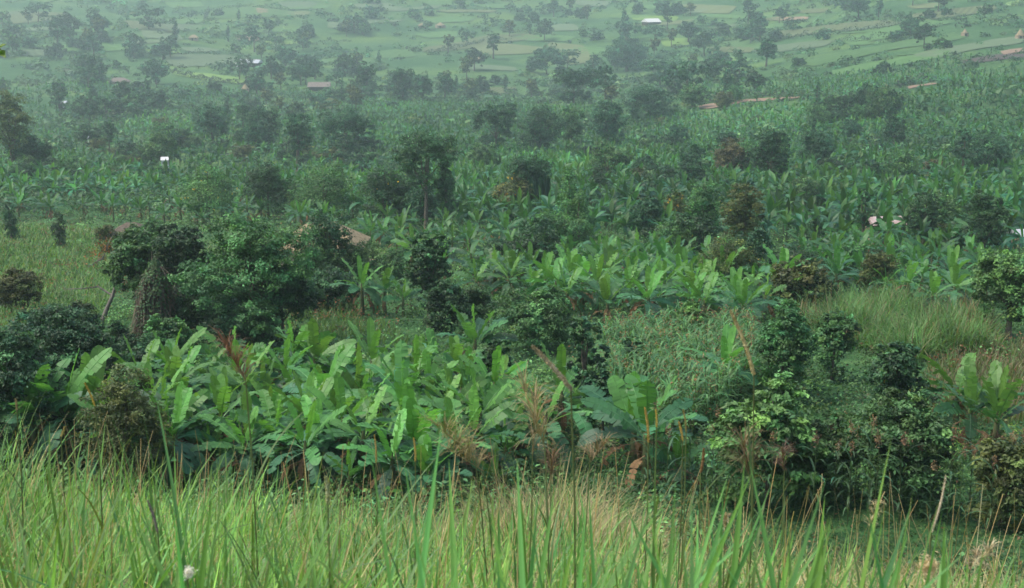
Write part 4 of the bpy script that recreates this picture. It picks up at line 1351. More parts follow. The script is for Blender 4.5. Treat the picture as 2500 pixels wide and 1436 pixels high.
def undergrowth():
    rng = np.random.default_rng(21)
    P = scatter_wedge(rng, 150000, 15, 150)
    bump = np.sin(P[:, 0] * .8 + 1) * np.sin(P[:, 1] * .55) + .7 * np.sin(P[:, 0] * 1.7 - P[:, 1] * .9 + 2) + .5 * np.sin(P[:, 0] * .31 + P[:, 1] * .23)
    keep = ~zone_mask(P, "yard")
    low = zone_mask(P, "meadow") | zone_mask(P, "glade") | zone_mask(P, "rightgrass") | zone_mask(P, "sorghum")
    keep &= ~(low & (rng.random(len(P)) < .45))
    ff = zone_mask(P, "fieldfloor")
    P, bump, low, ff = P[keep], bump[keep], low[keep], ff[keep]
    n = len(P)
    hgt = np.clip(.45 + .42 * bump, .08, 1.5) * np.where(low, .45, 1) * np.where(ff, .18, 1)
    P[:, 2] += hgt * np.sqrt(rng.random(n))
    y = P[:, 1]
    L = np.maximum(.11, 2.3 * y / 1406) * rng.uniform(.7, 1.3, n)
    kind = np.sin(P[:, 0] * .5 + 3) + np.sin(P[:, 1] * .4) + rng.normal(0, .6, n)
    col = np.where((kind > .6)[:, None], (.075, .14, .04), np.where((kind < -.9)[:, None], (.10, .11, .042), (.05, .105, .036)))
    col = np.clip(col * np.exp(rng.normal(0, .28, (n, 1))), .004, .8)
    rd = rng.random(n) < .035
    col[rd] = np.array((.17, .10, .05)) * np.exp(rng.normal(0, .3, (int(rd.sum()), 1)))
    mb = MB()
    n0 = 5200
    Cn = scatter_wedge(rng, n0, 15, 150)
    low2 = zone_mask(Cn, "meadow") | zone_mask(Cn, "glade") | zone_mask(Cn, "rightgrass") | (zone_mask(Cn, "sorghum") & (rng.random(n0) < .5))
    ok = ~zone_mask(Cn, "yard") & ~zone_mask(Cn, "fieldfloor") & ~(low2 & (rng.random(n0) < .9)) & ~(zone_mask(Cn, "grove") & (rng.random(n0) < .7))
    Cn = Cn[ok]; nn = len(Cn)
    rr = rng.uniform(.35, 1.0, nn) * np.exp(rng.normal(0, .25, nn)) * np.interp(Cn[:, 1], [15, 60, 150], [.8, 1.0, 1.3])
    K = 60
    ci = np.repeat(np.arange(nn), K)
    D = rng.normal(0, 1, (nn * K, 3)); D /= np.linalg.norm(D, axis=1, keepdims=True); D[:, 2] = np.abs(D[:, 2])
    Pb = Cn[ci] + D * rr[ci, None] * rng.uniform(.45, 1.1, (nn * K, 1)) * np.array([1, 1, .95])
    tone = vary(rng, (.075, .16, .055), nn, .42, .14)
    Lb = np.maximum(.15, 2.4 * Cn[ci, 1] / 1406) * rng.uniform(.7, 1.3, nn * K)
    leaf_quads(mb, rng, Pb, D * .6 + np.array([0, 0, .5]) + rng.normal(0, .4, D.shape), Lb, Lb * .55, np.clip(tone[ci] * np.exp(rng.normal(0, .18, (nn * K, 1))), .004, .8), .5)
    leaf_quads(mb, rng, P, np.array([0, -.25, .8]) + rng.normal(0, .5, (n, 3)), L, L * .55, col, .4)
    tag(mb.build("undergrowth", M_WEED), "tangled green undergrowth covering the ground between groves", "undergrowth", kind="stuff")


def scrub():
    """Bushes too many and too far to tell apart, over the far hillside."""
    rng = np.random.default_rng(22)
    n0 = 42000
    C = scatter_wedge(rng, n0, 150, 2300, .45)
    x, y = C[:, 0], C[:, 1]
    px, py, _ = project(C)
    patch = np.sin(x / 33 + 1.1) * np.sin(y / 47) + .8 * np.sin(x / 71 - y / 90 + 2) + .5 * np.sin(x / 13 + y / 29) + .5 * np.sin(y / 21 + x / 55)
    right = sstep((px - 1500) / 500)
    ok = rng.random(n0) < np.clip(.45 + .42 * patch - .12 * right, .06, 1)
    for f in FIELDS:
        ok &= ~(in_poly(px, py, f[1]) & (rng.random(n0) < .97))
    C = C[ok]; patch = patch[ok]
    n = len(C); y = C[:, 1]
    r = rng.uniform(.7, 2.0, n) * np.interp(y, [150, 450, 1200], [.85, 1.3, 2.1]) * np.exp(rng.normal(0, .3, n))
    K = 26
    ci = np.repeat(np.arange(n), K)
    D = rng.normal(0, 1, (n * K, 3)); D /= np.linalg.norm(D, axis=1, keepdims=True); D[:, 2] = np.abs(D[:, 2])
    P = C[ci] + D * (r[ci, None] * rng.uniform(.5, 1.05, (n * K, 1))) * np.array([1, 1, .85])
    L = np.maximum(r[ci] * .55, .5) * rng.uniform(.7, 1.2, n * K) * np.interp(y[ci], [150, 420], [.5, 1])
    tone = vary(rng, (.045, .108, .042), n, .38, .12)
    mid = rng.random(n) < .35
    tone[mid] = vary(rng, (.09, .155, .06), int(mid.sum()), .25, .12)
    mb = MB()
    leaf_quads(mb, rng, P, D + np.array([0, 0, .4]) + rng.normal(0, .35, D.shape), L, L * .6, np.clip(tone[ci] * np.exp(rng.normal(0, .15, (n * K, 1))), .004, .8))
    tag(mb.build("scrub", M_WEED), "bushy scrub dotting the far hazy hillside between fields", "scrub", kind="stuff")


def meadow_grass():
    rng = np.random.default_rng(23)
    mb = MB()
    for zn, n, y0, y1, h0, cols in (("meadow", 30000, 40, 135, .55, [(.095, .21, .05), (.14, .22, .07), (.065, .16, .045)]),
                                    ("glade", 9000, 40, 95, .6, [(.07, .15, .04), (.10, .17, .05)]),
                                    ("rightgrass", 12000, 35, 75, .8, [(.08, .15, .04), (.13, .15, .06), (.16, .13, .07)])):
        P = scatter_wedge(rng, n * 8, y0, y1)
        P = P[zone_mask(P, zn)][:n]
        m = len(P)
        c = np.array(cols)[rng.integers(0, len(cols), m)] * np.exp(rng.normal(0, .2, (m, 1)))
        blades(mb, P, rng.uniform(0, 6.28, m), rng.uniform(1.0, 1.5, m), rng.uniform(.2, 1.3, m), h0 * rng.uniform(.5, 1.3, m), np.maximum(.02, 1.3 * P[:, 1] / 1406), c, 3)
    tag(mb.build("meadow_grass", M_GRASS), "rough olive meadow grass on the open slopes", "grass", kind="stuff")
    # dusty red weeds in flower
    mb = MB()
    for zn, n in (("meadow", 1600), ("glade", 420), ("sorghum", 500), ("rightgrass", 500)):
        P = scatter_wedge(rng, n * 30, 35, 130)
        P = P[zone_mask(P, zn)][:n]
        P = P[np.sin(P[:, 0] * .6) + np.sin(P[:, 1] * .5 + 1) + rng.normal(0, .8, len(P)) > .1]
        m = len(P)
        P[:, 2] += rng.uniform(.4, 1.0, m)
        for _ in range(4):
            leaf_quads(mb, rng, P + rng.normal(0, .09, (m, 3)), rng.normal(0, 1, (m, 3)), .11, .06, vary(rng, (.23, .13, .07), m, .3, .1))
    tag(mb.build("flowering_weeds", M_DRY), "dull reddish seed heads of weeds among the meadow grass", "weeds", kind="stuff")


def cane_leaves(mb, rng, base, hgt, per, col, lw=.05, ll=.75):
    """Upright canes with arching strap leaves (sorghum or maize)."""
    n = len(base)
    blades(mb, base, rng.uniform(0, 6.28, n), rng.uniform(1.42, 1.57, n), rng.uniform(0, .12, n), hgt, np.full(n, .028), vary(rng, (.07, .11, .04), n, .2), 3, ([0, 1], [1, .6]))
    for j in range(per):
        t = (j + .8) / per
        b = base + np.stack([np.zeros(n), np.zeros(n), hgt * t * .9], 1)
        blades(mb, b, j * 3.0 + rng.uniform(-.6, .6, n) + base[:, 0] * 9, rng.uniform(.8, 1.25, n), rng.uniform(1.3, 2.6, n), ll * rng.uniform(.7, 1.2, n), np.full(n, lw),
               vary(rng, col, n, .2), 5, ([0, .3, .7, 1], [.6, 1, .8, .05]))


def sorghum_heads(mb, rng, tip, col, size=.22, k=14):
    n = len(tip)
    for _ in range(k):
        d = rng.normal(0, 1, (n, 3)) * np.array([.35, .35, .8])
        leaf_quads(mb, rng, tip + d * size * .6, rng.normal(0, 1, (n, 3)), .09, .03, vary(rng, col, n, .3, .1), -1.0)


def sorghum_plot():
    rng = np.random.default_rng(24)
    P = scatter_wedge(rng, 40000, 35, 80)
    P = P[zone_mask(P, "sorghum")][:1300]
    mb = MB()
    h = rng.uniform(.9, 1.7, len(P))
    cane_leaves(mb, rng, P, h, 7, (.095, .24, .085), .065)
    tag(mb.build("sorghum_crop", M_GRASS), "plot of pale green sorghum behind the brown grass spike", "crop", kind="stuff")
    mb = MB()
    s = rng.random(len(P)) < .3
    sorghum_heads(mb, rng, P[s] + np.stack([np.zeros(s.sum()), np.zeros(s.sum()), h[s] + .1], 1), (.27, .17, .09), .22, 10)
    tag(mb.build("sorghum_crop_heads", M_DRY), "rusty seed heads over the pale green sorghum plot", "seed heads", kind="stuff")


def reed_thicket():
    rng = np.random.default_rng(25)
    P = scatter_wedge(rng, 200000, 40, 75)
    P = P[zone_mask(P, "reeds")][:9000]
    m = len(P)
    lump = .5 + .5 * np.sin(P[:, 0] * 1.1 + 1) * np.sin(P[:, 1] * .8)
    h = (1.1 + 1.3 * lump) * rng.uniform(.5, 1.15, m)
    c = np.where((rng.random(m) < .07 + .22 * (np.sin(P[:, 0] * .9 + 2) > .5))[:, None], (.22, .18, .09), np.where((rng.random(m) < .6)[:, None], (.085, .23, .06), (.125, .225, .07))) * np.exp(rng.normal(0, .2, (m, 1)))
    mb = MB()
    blades(mb, P, rng.uniform(0, 6.28, m), rng.uniform(.75, 1.55, m), rng.uniform(.3, 1.9, m), h, np.full(m, .045), c, 5)
    tag(mb.build("reed_grass", M_GRASS), "tall dry-tipped reed grass mounded behind the round bush", "reeds", kind="stuff")


undergrowth()
scrub()
meadow_grass()
sorghum_plot()
reed_thicket()


# ------------------------------------------------------------------ the near bank: tall grass
def bank_grass():
    rng = np.random.default_rng(31)
    mb = MB()

    def spots(n, y0, y1, half=.5):
        y = np.sqrt(rng.uniform(y0 * y0, y1 * y1, n))
        x = rng.uniform(-half, half, n) * (y + 1)
        return np.stack([x, y, height(x, y)], 1)
    # leafy tufts, each with its own height, lean and share of dead leaves
    nt_, per = 5200, 17
    T = spots(nt_, 2.0, 12.5)
    ti = np.repeat(np.arange(nt_), per)
    n = nt_ * per
    x = T[ti, 0] + rng.normal(0, .05, n); y = T[ti, 1] + rng.normal(0, .05, n)
    P = np.stack([x, y, height(x, y)], 1)
    u = T[:, 0] / T[:, 1]
    th = rng.uniform(.34, .8, nt_) * np.where(rng.random(nt_) < .08, 1.4, .95) * np.interp(u, [-.4, -.25, .0, .2, .4], [1.08, .95, .76, .58, .45]) * np.interp(T[:, 1], [2, 5, 8, 12], [.6, .8, .93, .78])
    straw = np.clip(np.interp(u, [-.3, -.1, .06, .2, .36], [.08, .10, .36, .40, .50]) + .22 * np.sin(T[:, 0] * 2 + 1) * np.sin(T[:, 1] * 1.3) + .08 * (T[:, 1] - 8) / 4, .03, .95)
    tstraw = np.where(rng.random(nt_) < straw, .8, .12)
    r = rng.random(n)
    tc = np.where((rng.random(nt_) < .5)[:, None], (.20, .36, .07), (.12, .27, .065))
    tc = np.where((rng.random(nt_) < .12)[:, None], (.19, .30, .16), tc) * np.exp(rng.normal(0, .2, (nt_, 1)))
    c = np.where((r < tstraw[ti])[:, None], (.42, .34, .17), tc[ti]) * np.exp(rng.normal(0, .2, (n, 1)))
    lean = rng.normal(1.1, 1.1, nt_)[ti] + rng.normal(0, 1.1, n)
    td = rng.gamma(1.6, .5, nt_)
    blades(mb, P, lean, np.clip(rng.normal(1.12, .3, n), .15, 1.55), np.clip(td[ti] + rng.normal(0, .35, n), 0, 3), th[ti] * rng.uniform(.55, 1.3, n), rng.uniform(.007, .016, n) * np.where(r < tstraw[ti], .5, 1), np.clip(c, .01, .8), 5, power=1.5)
    # dead leaves lying among them
    n = 16000
    P = spots(n, 3, 12.5)
    P[:, 2] += rng.uniform(.05, .32, n)
    blades(mb, P, rng.uniform(0, 6.28, n), rng.normal(.15, .35, n), rng.normal(.3, .5, n), rng.uniform(.15, .5, n), rng.uniform(.003, .007, n), vary(rng, (.36, .29, .15), n, .3, .08), 3)
    # broader long blades
    n = 2200
    P = spots(n, 2.4, 11)
    u = P[:, 0] / P[:, 1]
    h = rng.uniform(.5, 1.0, n) * np.interp(u, [-.3, 0, .3], [1.05, .85, .6])
    c = vary(rng, (.12, .225, .06), n, .25, .12)
    blades(mb, P, rng.normal(.8, 1.4, n), rng.uniform(1.2, 1.53, n), rng.gamma(1.5, .35, n), h, rng.uniform(.012, .024, n), c, 7, ([0, .15, .6, .85, 1], [.7, 1, .85, .5, .03]), fold=.25)
    # the coarse blades closest by
    n = 250
    y = rng.uniform(2.1, 4.2, n)
    u = np.where(rng.random(n) < .72, rng.uniform(-.05, .36, n), rng.uniform(-.42, .42, n))
    P = np.stack([u * y, y, height(u * y, y)], 1)
    tipz = -y * np.tan(np.radians(rng.uniform(20.4, 24.5, n) + np.interp(u, [.1, .36], [0, 1.2])))
    h = np.clip(tipz - P[:, 2], .5, 1.5)
    blades(mb, P, rng.normal(1.2, 1.3, n), rng.uniform(1.12, 1.54, n), rng.gamma(1.2, .3, n), h * rng.uniform(.8, 1.05, n), rng.uniform(.020, .040, n), vary(rng, (.13, .27, .06), n, .25, .12), 8,
           ([0, .15, .55, .85, 1], [.7, 1, .85, .45, .02]), rng.normal(0, .5, n), fold=.2)
    o = mb.build("bank_grass", M_GRASS)
    tag(o, "tall mixed green and straw-coloured grass on the near bank", "grass", kind="stuff")
    # straw stems standing above it
    mb = MB()
    n = 900
    P = spots(n, 4, 12.5)
    h = rng.uniform(.6, 1.15, n)
    blades(mb, P, rng.uniform(0, 6.28, n), rng.uniform(1.25, 1.56, n), rng.uniform(0, .5, n), h, np.full(n, .006), vary(rng, (.36, .27, .13), n, .25, .08), 5, ([0, 1], [1, .5]))
    tag(mb.build("dry_grass_stems", M_DRY), "thin straw stems standing among the bank grass", "grass", kind="stuff")
    # dry thatch of old reeds at the grove's right front
    mb = MB()
    n = 9500
    cx = rng.normal(.035, .06, n); y = rng.uniform(10.5, 17, n)
    x = cx * y
    P = np.stack([x, y, height(x, y)], 1)
    h = rng.uniform(.35, 1.55, n) * np.exp(-((cx - .03) / .1) ** 2) * np.interp(y, [10, 13, 17], [.6, 1, 1.3])
    c = np.where((rng.random(n) < .55)[:, None], (.30, .255, .14), (.15, .22, .07)) * np.exp(rng.normal(0, .3, (n, 1)))
    blades(mb, P, rng.uniform(0, 6.28, n), rng.uniform(.8, 1.5, n), rng.uniform(.2, 2.0, n), h, rng.uniform(.005, .014, n), c, 6, power=1.6)
    tag(mb.build("dry_reeds", M_DRY), "dry tan reeds and grass matted in front of the near banana grove", "reeds", kind="stuff")


bank_grass()


def stalk(label, cat, bot, top, dep, width, col, style="spike", grn=(.10, .16, .05), seed=0, name="grass_stalk"):
    """A grass stem rooted on the bank with its head seen between two pixels."""
    rng = np.random.default_rng(seed + 60)
    b = np.array(depth_point(*bot, dep)); tp = np.array(depth_point(*top, dep))
    gx, gy = b[0] - (tp[0] - b[0]) * .5, b[1] - .05
    g = np.array([gx, gy, float(height(gx, gy))])
    t = root(name, g)
    tag(t, label, cat, "seed-headed grass stalks on the bank")
    m = MB()
    p = np.stack([g - [0, 0, .05], g + (b - g) * .4 + [-.015, 0, 0], g + (b - g) * .75, b, b + (tp - b) * .5]) - g
    tube(m, p, [.0038, .0036, .0034, .003, .002], (.15, .19, .07), sides=5)
    nl = 4
    lb = np.stack([p[0] + (p[3] - p[0]) * k for k in (.12, .3, .5, .68)])
    blades(m, lb, rng.uniform(0, 6.28, nl), rng.uniform(1.0, 1.35, nl), rng.uniform(.5, 1.5, nl), rng.uniform(.3, .6, nl), np.full(nl, .012), vary(rng, grn, nl, .2), 6)
    m.build("stem", M_GRASS, t)
    L = np.linalg.norm(tp - b); w = width / F_PX * dep * (.72 if style == 'spike' else 1)
    d = (tp - b) / L
    m = MB()
    if style == "spike":
        n = int(260 + 900 * L)
        s = rng.random(n)
        prof = np.interp(s, [0, .1, .5, .85, 1], [.6, .95, 1, .75, .2]) * w * .42
        a = rng.uniform(0, 6.28, n)
        o = np.stack([np.cos(a), np.sin(a), np.zeros(n)], 1)
        q = b + d * (L * s)[:, None] - g + o * (prof * .6)[:, None]
        bend = np.sin(s * math.pi)[:, None] * L * .03 * np.array([1, 0, 0])
        leaf_quads(m, rng, q + bend, o + rng.normal(0, .3, (n, 3)), w * .9, w * .3, vary(rng, col, n, .25, .06), -1.2)
        tube(m, np.stack([b + (tp - b) * k - g + np.array([1, 0, 0]) * math.sin(k * math.pi) * L * .03 for k in np.linspace(0, 1, 7)]), np.array([.5, .85, .9, .9, .8, .6, .1]) * w * .36, col, sides=7)
    elif style == "plume":
        n = 34
        s = rng.random(n)
        bs = b + d * (L * s * .75)[:, None] - g
        az = rng.uniform(0, 6.28, n)
        tube(m, [b - g, tp - g], [.003, .0015], col, sides=4)
        for k in range(3):
            blades(m, bs, az + rng.normal(0, .3, n), rng.uniform(.7, 1.4, n), rng.uniform(.3, 2.0, n), (w * rng.uniform(.5, 1.1, n) + L * .15), np.full(n, .0034), vary(rng, np.array(col) * np.array([.72, .8, .85]), n, .25, .06), 4, ([0, .4, 1], [.5, 1, .4]))
    elif style == "fluff":
        n = 500
        q = rng.normal(0, 1, (n, 3)) * w * .22 * np.array([1, 1, 1.2]) + (b + tp) / 2 - g
        leaf_quads(m, rng, q, rng.normal(0, 1, (n, 3)), w * .28, w * .05, vary(rng, col, n, .1, .02))
    m.build("seed_head", M_DRY, t)
    THINGS.append(dict(o=t, px=(bot[0] + top[0]) / 2, py=(bot[1] + top[1]) / 2, dep=dep, w=width, h=80, kind='named'))


STALKS = [
    ("tall thick yellow grass spike leaning left before the round bush", (1841, 915), (1784, 760), 5.2, 17, (.42, .35, .18), "spike"),
    ("thick reddish brown grass spike leaning left before the slim tree", (1394, 950), (1300, 846), 4.6, 21, (.33, .28, .19), "spike"),
    ("thin yellow spike, taller of the pair above the grass at the grove's right end", (1583, 1080), (1574, 995), 6.5, 11, (.46, .33, .10), "spike"),
    ("short yellow spike just right of the taller one of the pair", (1603, 1042), (1601, 1000), 6.6, 9, (.46, .33, .10), "spike"),
    ("short orange-yellow spike left of its greener twin below the layered bush", (1667, 1076), (1657, 1030), 6.8, 9, (.44, .28, .09), "spike"),
    ("greenish yellow spike just right of its orange twin", (1675, 1055), (1668, 1000), 7.0, 8, (.38, .34, .12), "spike"),
    ("tan spike standing upright in front of the layered bush's shade", (1711, 1152), (1718, 1096), 6.8, 12, (.36, .24, .10), "spike"),
    ("yellow spike in front of the upright banana leaves at the left", (232, 992), (207, 936), 6.5, 9, (.45, .31, .08), "spike"),
    ("small pale yellow spike below the left banana plants", (149, 1066), (158, 1042), 6.5, 9, (.45, .37, .15), "spike"),
    ("tiny pale spike at the left edge against the dark bush", (41, 1000), (38, 974), 6.5, 9, (.42, .36, .18), "spike"),
    ("yellow spike low before the near grove's fallen brown leaves", (1014, 1126), (1010, 1070), 7.5, 9, (.42, .30, .10), "spike"),
    ("tan spike among dead leaves in the near grove's front", (918, 1130), (914, 1062), 7.5, 8, (.38, .27, .10), "spike"),
    ("reddish feathery plume arching left above the near grove", (600, 930), (532, 808), 6.0, 46, (.30, .16, .09), "plume"),
    ("tall beige feathery plume in front of the near grove's right end", (1330, 1090), (1262, 905), 6.5, 70, (.36, .26, .13), "plume"),
    ("beige plume leaning right beside the tall beige plume", (1300, 1110), (1310, 930), 6.8, 60, (.36, .27, .14), "plume"),
    ("drooping straw plume over the grove's front leaves", (1160, 1120), (1035, 1012), 7.0, 62, (.34, .26, .12), "plume"),
    ("low drooping straw plume under the other drooping plume", (1180, 1150), (1060, 1075), 7.2, 62, (.34, .26, .12), "plume"),
    ("pale tan plume bending right over the dry reeds", (1440, 1130), (1490, 1065), 7.2, 50, (.38, .28, .15), "plume"),
    ("loose reddish plume in front of the layered bush", (1835, 1190), (1806, 1040), 6.6, 70, (.24, .17, .09), "plume"),
    ("pinkish plume on a dark stem right of the loose reddish plume", (1915, 1150), (1908, 1090), 7.5, 40, (.24, .15, .10), "plume"),
    ("rusty brown plume in the dry reeds", (1345, 1170), (1352, 1095), 7.6, 44, (.28, .18, .10), "plume"),
    ("tall white dry stem leaning right above the straw tuft", (2274, 1300), (2309, 1162), 6.0, 11, (.55, .46, .34), "spike"),
    ("cream split stem leaning right over the right grass", (2122, 1285), (2160, 1200), 6.0, 12, (.50, .38, .20), "plume"),
    ("pale seed plume leaning right at the right edge of the bank", (2392, 1395), (2428, 1312), 5.4, 26, (.5, .38, .24), "plume"),
    ("second pale plume left of the one at the bank's right edge", (2368, 1390), (2390, 1338), 5.6, 18, (.46, .34, .2), "plume"),
    ("tuft of frayed cream straw low in the right grass", (2265, 1420), (2266, 1352), 5.0, 52, (.58, .46, .28), "fluff"),
    ("fluffy white seed head low in the left grass", (458, 1412), (464, 1384), 4.4, 26, (.78, .74, .70), "fluff"),
    ("drooping cream stem curling in the grass right of centre", (1770, 1290), (1772, 1250), 6.2, 16, (.5, .38, .2), "plume"),
    ("grey bristly spike leaning in the left grass", (385, 1300), (360, 1222), 4.8, 12, (.26, .22, .2), "spike"),
    ("pale bristly spike in the centre grass", (800, 1225), (795, 1165), 5.2, 18, (.38, .38, .22), "spike"),
]
for i, (lb, b, tp, d, w, c, st) in enumerate(STALKS):
    stalk(lb, "grass stalk", b, tp, d, w, c, st, seed=i)


def edge_sapling():
    """A young tree beside the photographer; one leafy twig reaches into view at the left edge."""
    rng = np.random.default_rng(91)
    tip = np.array(depth_point(3, 120, 7.0))
    gx, gy = tip[0] - .55, tip[1] - .1
    g = np.array([gx, gy, float(height(gx, gy))])
    t = tag(root("sapling", g), "leafy twig of a young tree showing at the upper left edge", "young tree")
    m = MB()
    H = tip[2] - g[2]
    p = bent(rng, (0, 0, -.1), (.05, 0, H + .5), 8, .04)
    tube(m, p, np.linspace(.035, .008, 8), sides=7)
    m.build("trunk", M_BARK, t, smooth=True)
    m = MB(); lf = MB()
    ends = [tip - g] + [np.array([rng.uniform(-.7, .2), rng.uniform(-.5, .5), H + rng.uniform(-.5, .55)]) for _ in range(7)]
    for k, e in enumerate(ends):
        q = bent(rng, p[5] if k else p[6], e, 6, .05)
        tube(m, q, np.linspace(.010, .003, 6), sides=5)
        n = 16
        i = rng.integers(2, 6, n)
        leaf_quads(lf, rng, q[i] + rng.normal(0, .03, (n, 3)) * (.5 if not k else 1.3), rng.normal(0, .5, (n, 3)) + [0, -.5, .6], .075, .04, vary(rng, (.16, .30, .05), n, .2), .4)
    m.build("twigs", M_BARK, t)
    lf.build("leaves", M_LEAF, t)
    THINGS.append(dict(o=t, px=3, py=120, dep=7, w=20, h=50, kind='named'))


edge_sapling()


def grass_clump(label, px, top, spread, n, dep, lean, col, seed, bw=.016):
    """A tuft of long blades rooted on the bank."""
    rng = np.random.default_rng(seed + 400)
    q = depth_point(px, top, dep)
    g = np.array([q.x, q.y, float(height(q.x, q.y))])
    H = q.z - g[2]
    t = tag(root("grass_tuft", g), label, "grass tuft", "tall grass tufts on the bank")
    m = MB()
    S = spread / F_PX * dep
    b = np.stack([rng.normal(0, S * .25, n), rng.normal(0, .06, n), np.full(n, -.04)], 1)
    side = rng.normal(lean, .5, n)
    az = np.where(side > 0, R(90), R(-90)) + rng.normal(0, .5, n)
    e0 = R(90) - np.clip(np.abs(side) * .28, 0, .6)
    blades(m, b, az, e0, rng.gamma(1.3, .28, n), H * rng.uniform(.55, 1.06, n), rng.uniform(.6, 1.2, n) * bw, vary(rng, col, n, .2, .1), 9, ([0, .12, .6, .85, 1], [.6, 1, .85, .5, .03]), fold=.3)
    m.build("leaf_blades", M_GRASS, t)
    m = MB()
    k = max(3, n // 6)
    for j in range(k):
        tube(m, [b[j], b[j] + [0, 0, H * .2], b[j] + [rng.normal(0, .02), 0, H * rng.uniform(.35, .5)]], [.006, .005, .002], np.array(col) * .9, sides=5)
    m.build("stems", M_GRASS, t)
    THINGS.append(dict(o=t, px=px, py=top + 90, dep=dep, w=spread, h=200, kind='named'))


G1, G2, G3 = (.13, .26, .055), (.17, .28, .11), (.09, .20, .065)
for i, a in enumerate([
    ("tall tuft with stiff dark blades before the rusty-tipped bush", 445, 945, 70, 16, 5.0, -.2, G3),
    ("tuft of broad upright blades below the rusty-tipped bush", 345, 1085, 50, 14, 4.8, .1, G1),
    ("tuft of arching pale blades in front of the near grove's left half", 530, 1010, 90, 20, 5.2, .5, G2),
    ("tuft with long blades bending right across the near grove", 640, 1030, 120, 18, 5.2, .9, G2),
    ("straggling tuft with one blade bowed over at the grove's front", 880, 1170, 110, 16, 5.0, .7, G2),
    ("upright tuft under the grove's dark front gap", 745, 1120, 70, 14, 5.0, .2, G1),
    ("tuft at the left edge with thin spreading blades", 60, 1060, 110, 16, 5.4, .2, G2),
    ("tuft leaning right beside the dark gap at the left", 150, 1120, 90, 14, 5.2, .6, G1),
    ("large blade tuft in the centre of the near grass", 1010, 1190, 80, 12, 3.4, -.2, G1),
    ("dark stiff tuft right of the centre of the near grass", 1170, 1190, 60, 12, 3.4, .3, G3),
    ("tuft of lush blades at the foot of the dry reeds", 1280, 1170, 80, 16, 3.8, .3, G1),
    ("tall straight tuft below the pair of yellow spikes", 1590, 1110, 50, 14, 4.0, .1, G1),
    ("broad dark tuft left of the tall straight tuft", 1420, 1250, 90, 16, 3.2, .5, G3),
    ("lush tuft right of the tall straight tuft", 1680, 1230, 80, 16, 3.6, .3, G1),
    ("broad dark-bladed tuft fanning right in the right grass", 1900, 1180, 110, 18, 3.2, .5, G3),
    ("tuft of wide blades between the fan tuft and the cream stem", 1990, 1200, 80, 14, 3.4, .6, G1),
    ("upright tuft below the cream split stem", 2120, 1230, 60, 12, 3.8, .0, G1),
    ("thin tuft leaning right beyond the cream split stem", 2240, 1240, 90, 14, 4.0, .5, G2),
    ("tuft of yellow-edged blades at the right edge of the bank", 2470, 1250, 70, 14, 3.6, -.3, G1),
    ("thin tuft left of the yellow-edged tuft", 2380, 1250, 60, 12, 4.2, .2, G2),
    ("wide tuft of coarse blades at the bottom edge right of centre", 1520, 1270, 120, 20, 2.8, .3, G1),
    ("coarse tuft at the bottom edge left of centre", 860, 1240, 120, 18, 2.9, .0, G1),
    ("coarse bright tuft at the bottom edge below the bristly spike", 760, 1290, 110, 18, 2.8, .2, G1),
    ("slim tuft rising beside the grey bristly spike", 470, 1190, 70, 14, 3.6, .1, G1),
    ("bowed tuft at the left edge of the grass", 30, 1150, 80, 16, 4.2, .4, G1),
]):
    grass_clump(*a, seed=i, bw=.032 if a[5] < 3.9 else .02)


# ------------------------------------------------------------------ sorghum plants along the field edge
def sorghum_kind(i):
    rng = np.random.default_rng(700 + i)
    t = root("sorghum_plant", (0, 0, -500))
    h = rng.uniform(1.9, 2.4)
    m = MB()
    tube(m, bent(rng, (0, 0, -.2), (rng.normal(0, .06), rng.normal(0, .06), h), 5, .02), [.016, .015, .012, .009, .006], (.08, .12, .05), sides=6)
    m.build("stem", M_GRASS, t)
    n = 9
    z = np.linspace(.3, h * .96, n)
    m = MB()
    blades(m, np.stack([np.zeros(n), np.zeros(n), z], 1), np.arange(n) * 3.05 + rng.normal(0, .4, n), rng.uniform(.8, 1.2, n), rng.uniform(1.6, 2.9, n), rng.uniform(.55, .95, n), np.full(n, .055),
           vary(rng, (.06, .13, .06), n, .2), 7, ([0, .3, .7, 1], [.6, 1, .8, .05]), fold=.25)
    m.build("leaves", M_GRASS, t)
    m = MB()
    sorghum_heads(m, rng, np.array([[0, 0, h + .12]]), (.20, .14, .085), .2, 50)
    m.build("seed_head", M_DRY, t)
    return t


SORG = [sorghum_kind(i) for i in range(4)]
SORG_SPOTS = scatter([(1850, 1245), (2120, 1215), (2320, 1240), (2520, 1225), (2540, 1320), (2300, 1310), (2050, 1285), (1860, 1280)], .62, 54, 71) + scatter([(1560, 1215), (1760, 1200), (1800, 1240), (1600, 1250)], .7, 7, 72)
SORG_RNG = np.random.default_rng(73)
for i, (x, y) in enumerate(SORG_SPOTS):
    loc = (x, y, float(height(x, y))); sc = float(SORG_RNG.uniform(.72, 1.08)); rz = float(SORG_RNG.uniform(0, 6.28))
    if i < 4:
        o = SORG[i]; o.location = loc; o.rotation_euler = (0, 0, rz); o.scale = (sc, sc, sc)
    else:
        o = copy_tree(SORG[i % 4], loc, rz, sc)
    px, py, dep = place_of(loc, 1.2)
    THINGS.append(dict(o=o, px=px, py=py, dep=dep, w=45, h=2.2 * sc / dep * F_PX, kind='sorghum', look='sorghum plant', auto=True))


# ------------------------------------------------------------------ labels for the plants that were set out in numbers
def relation(t, m):
    dx, dy = t["px"] - m["px"], t["py"] - m["py"]
    if abs(dx) < .5 * m["w"] and abs(dy) < .4 * m["h"] + 6:
        return "in front of" if t["dep"] < m["dep"] else "behind"
    if abs(dx) >= abs(dy) * 1.1:
        return "left of" if dx < 0 else "right of"
    return "below" if dy > 0 else "above"


CUTS = set("standing above left right below behind beside between with in on at rising under among filling across just from before over leaning arching bending half hidden showing "
           "peeping gleaming smothered while of and rooted climbing running round along reaching".split())


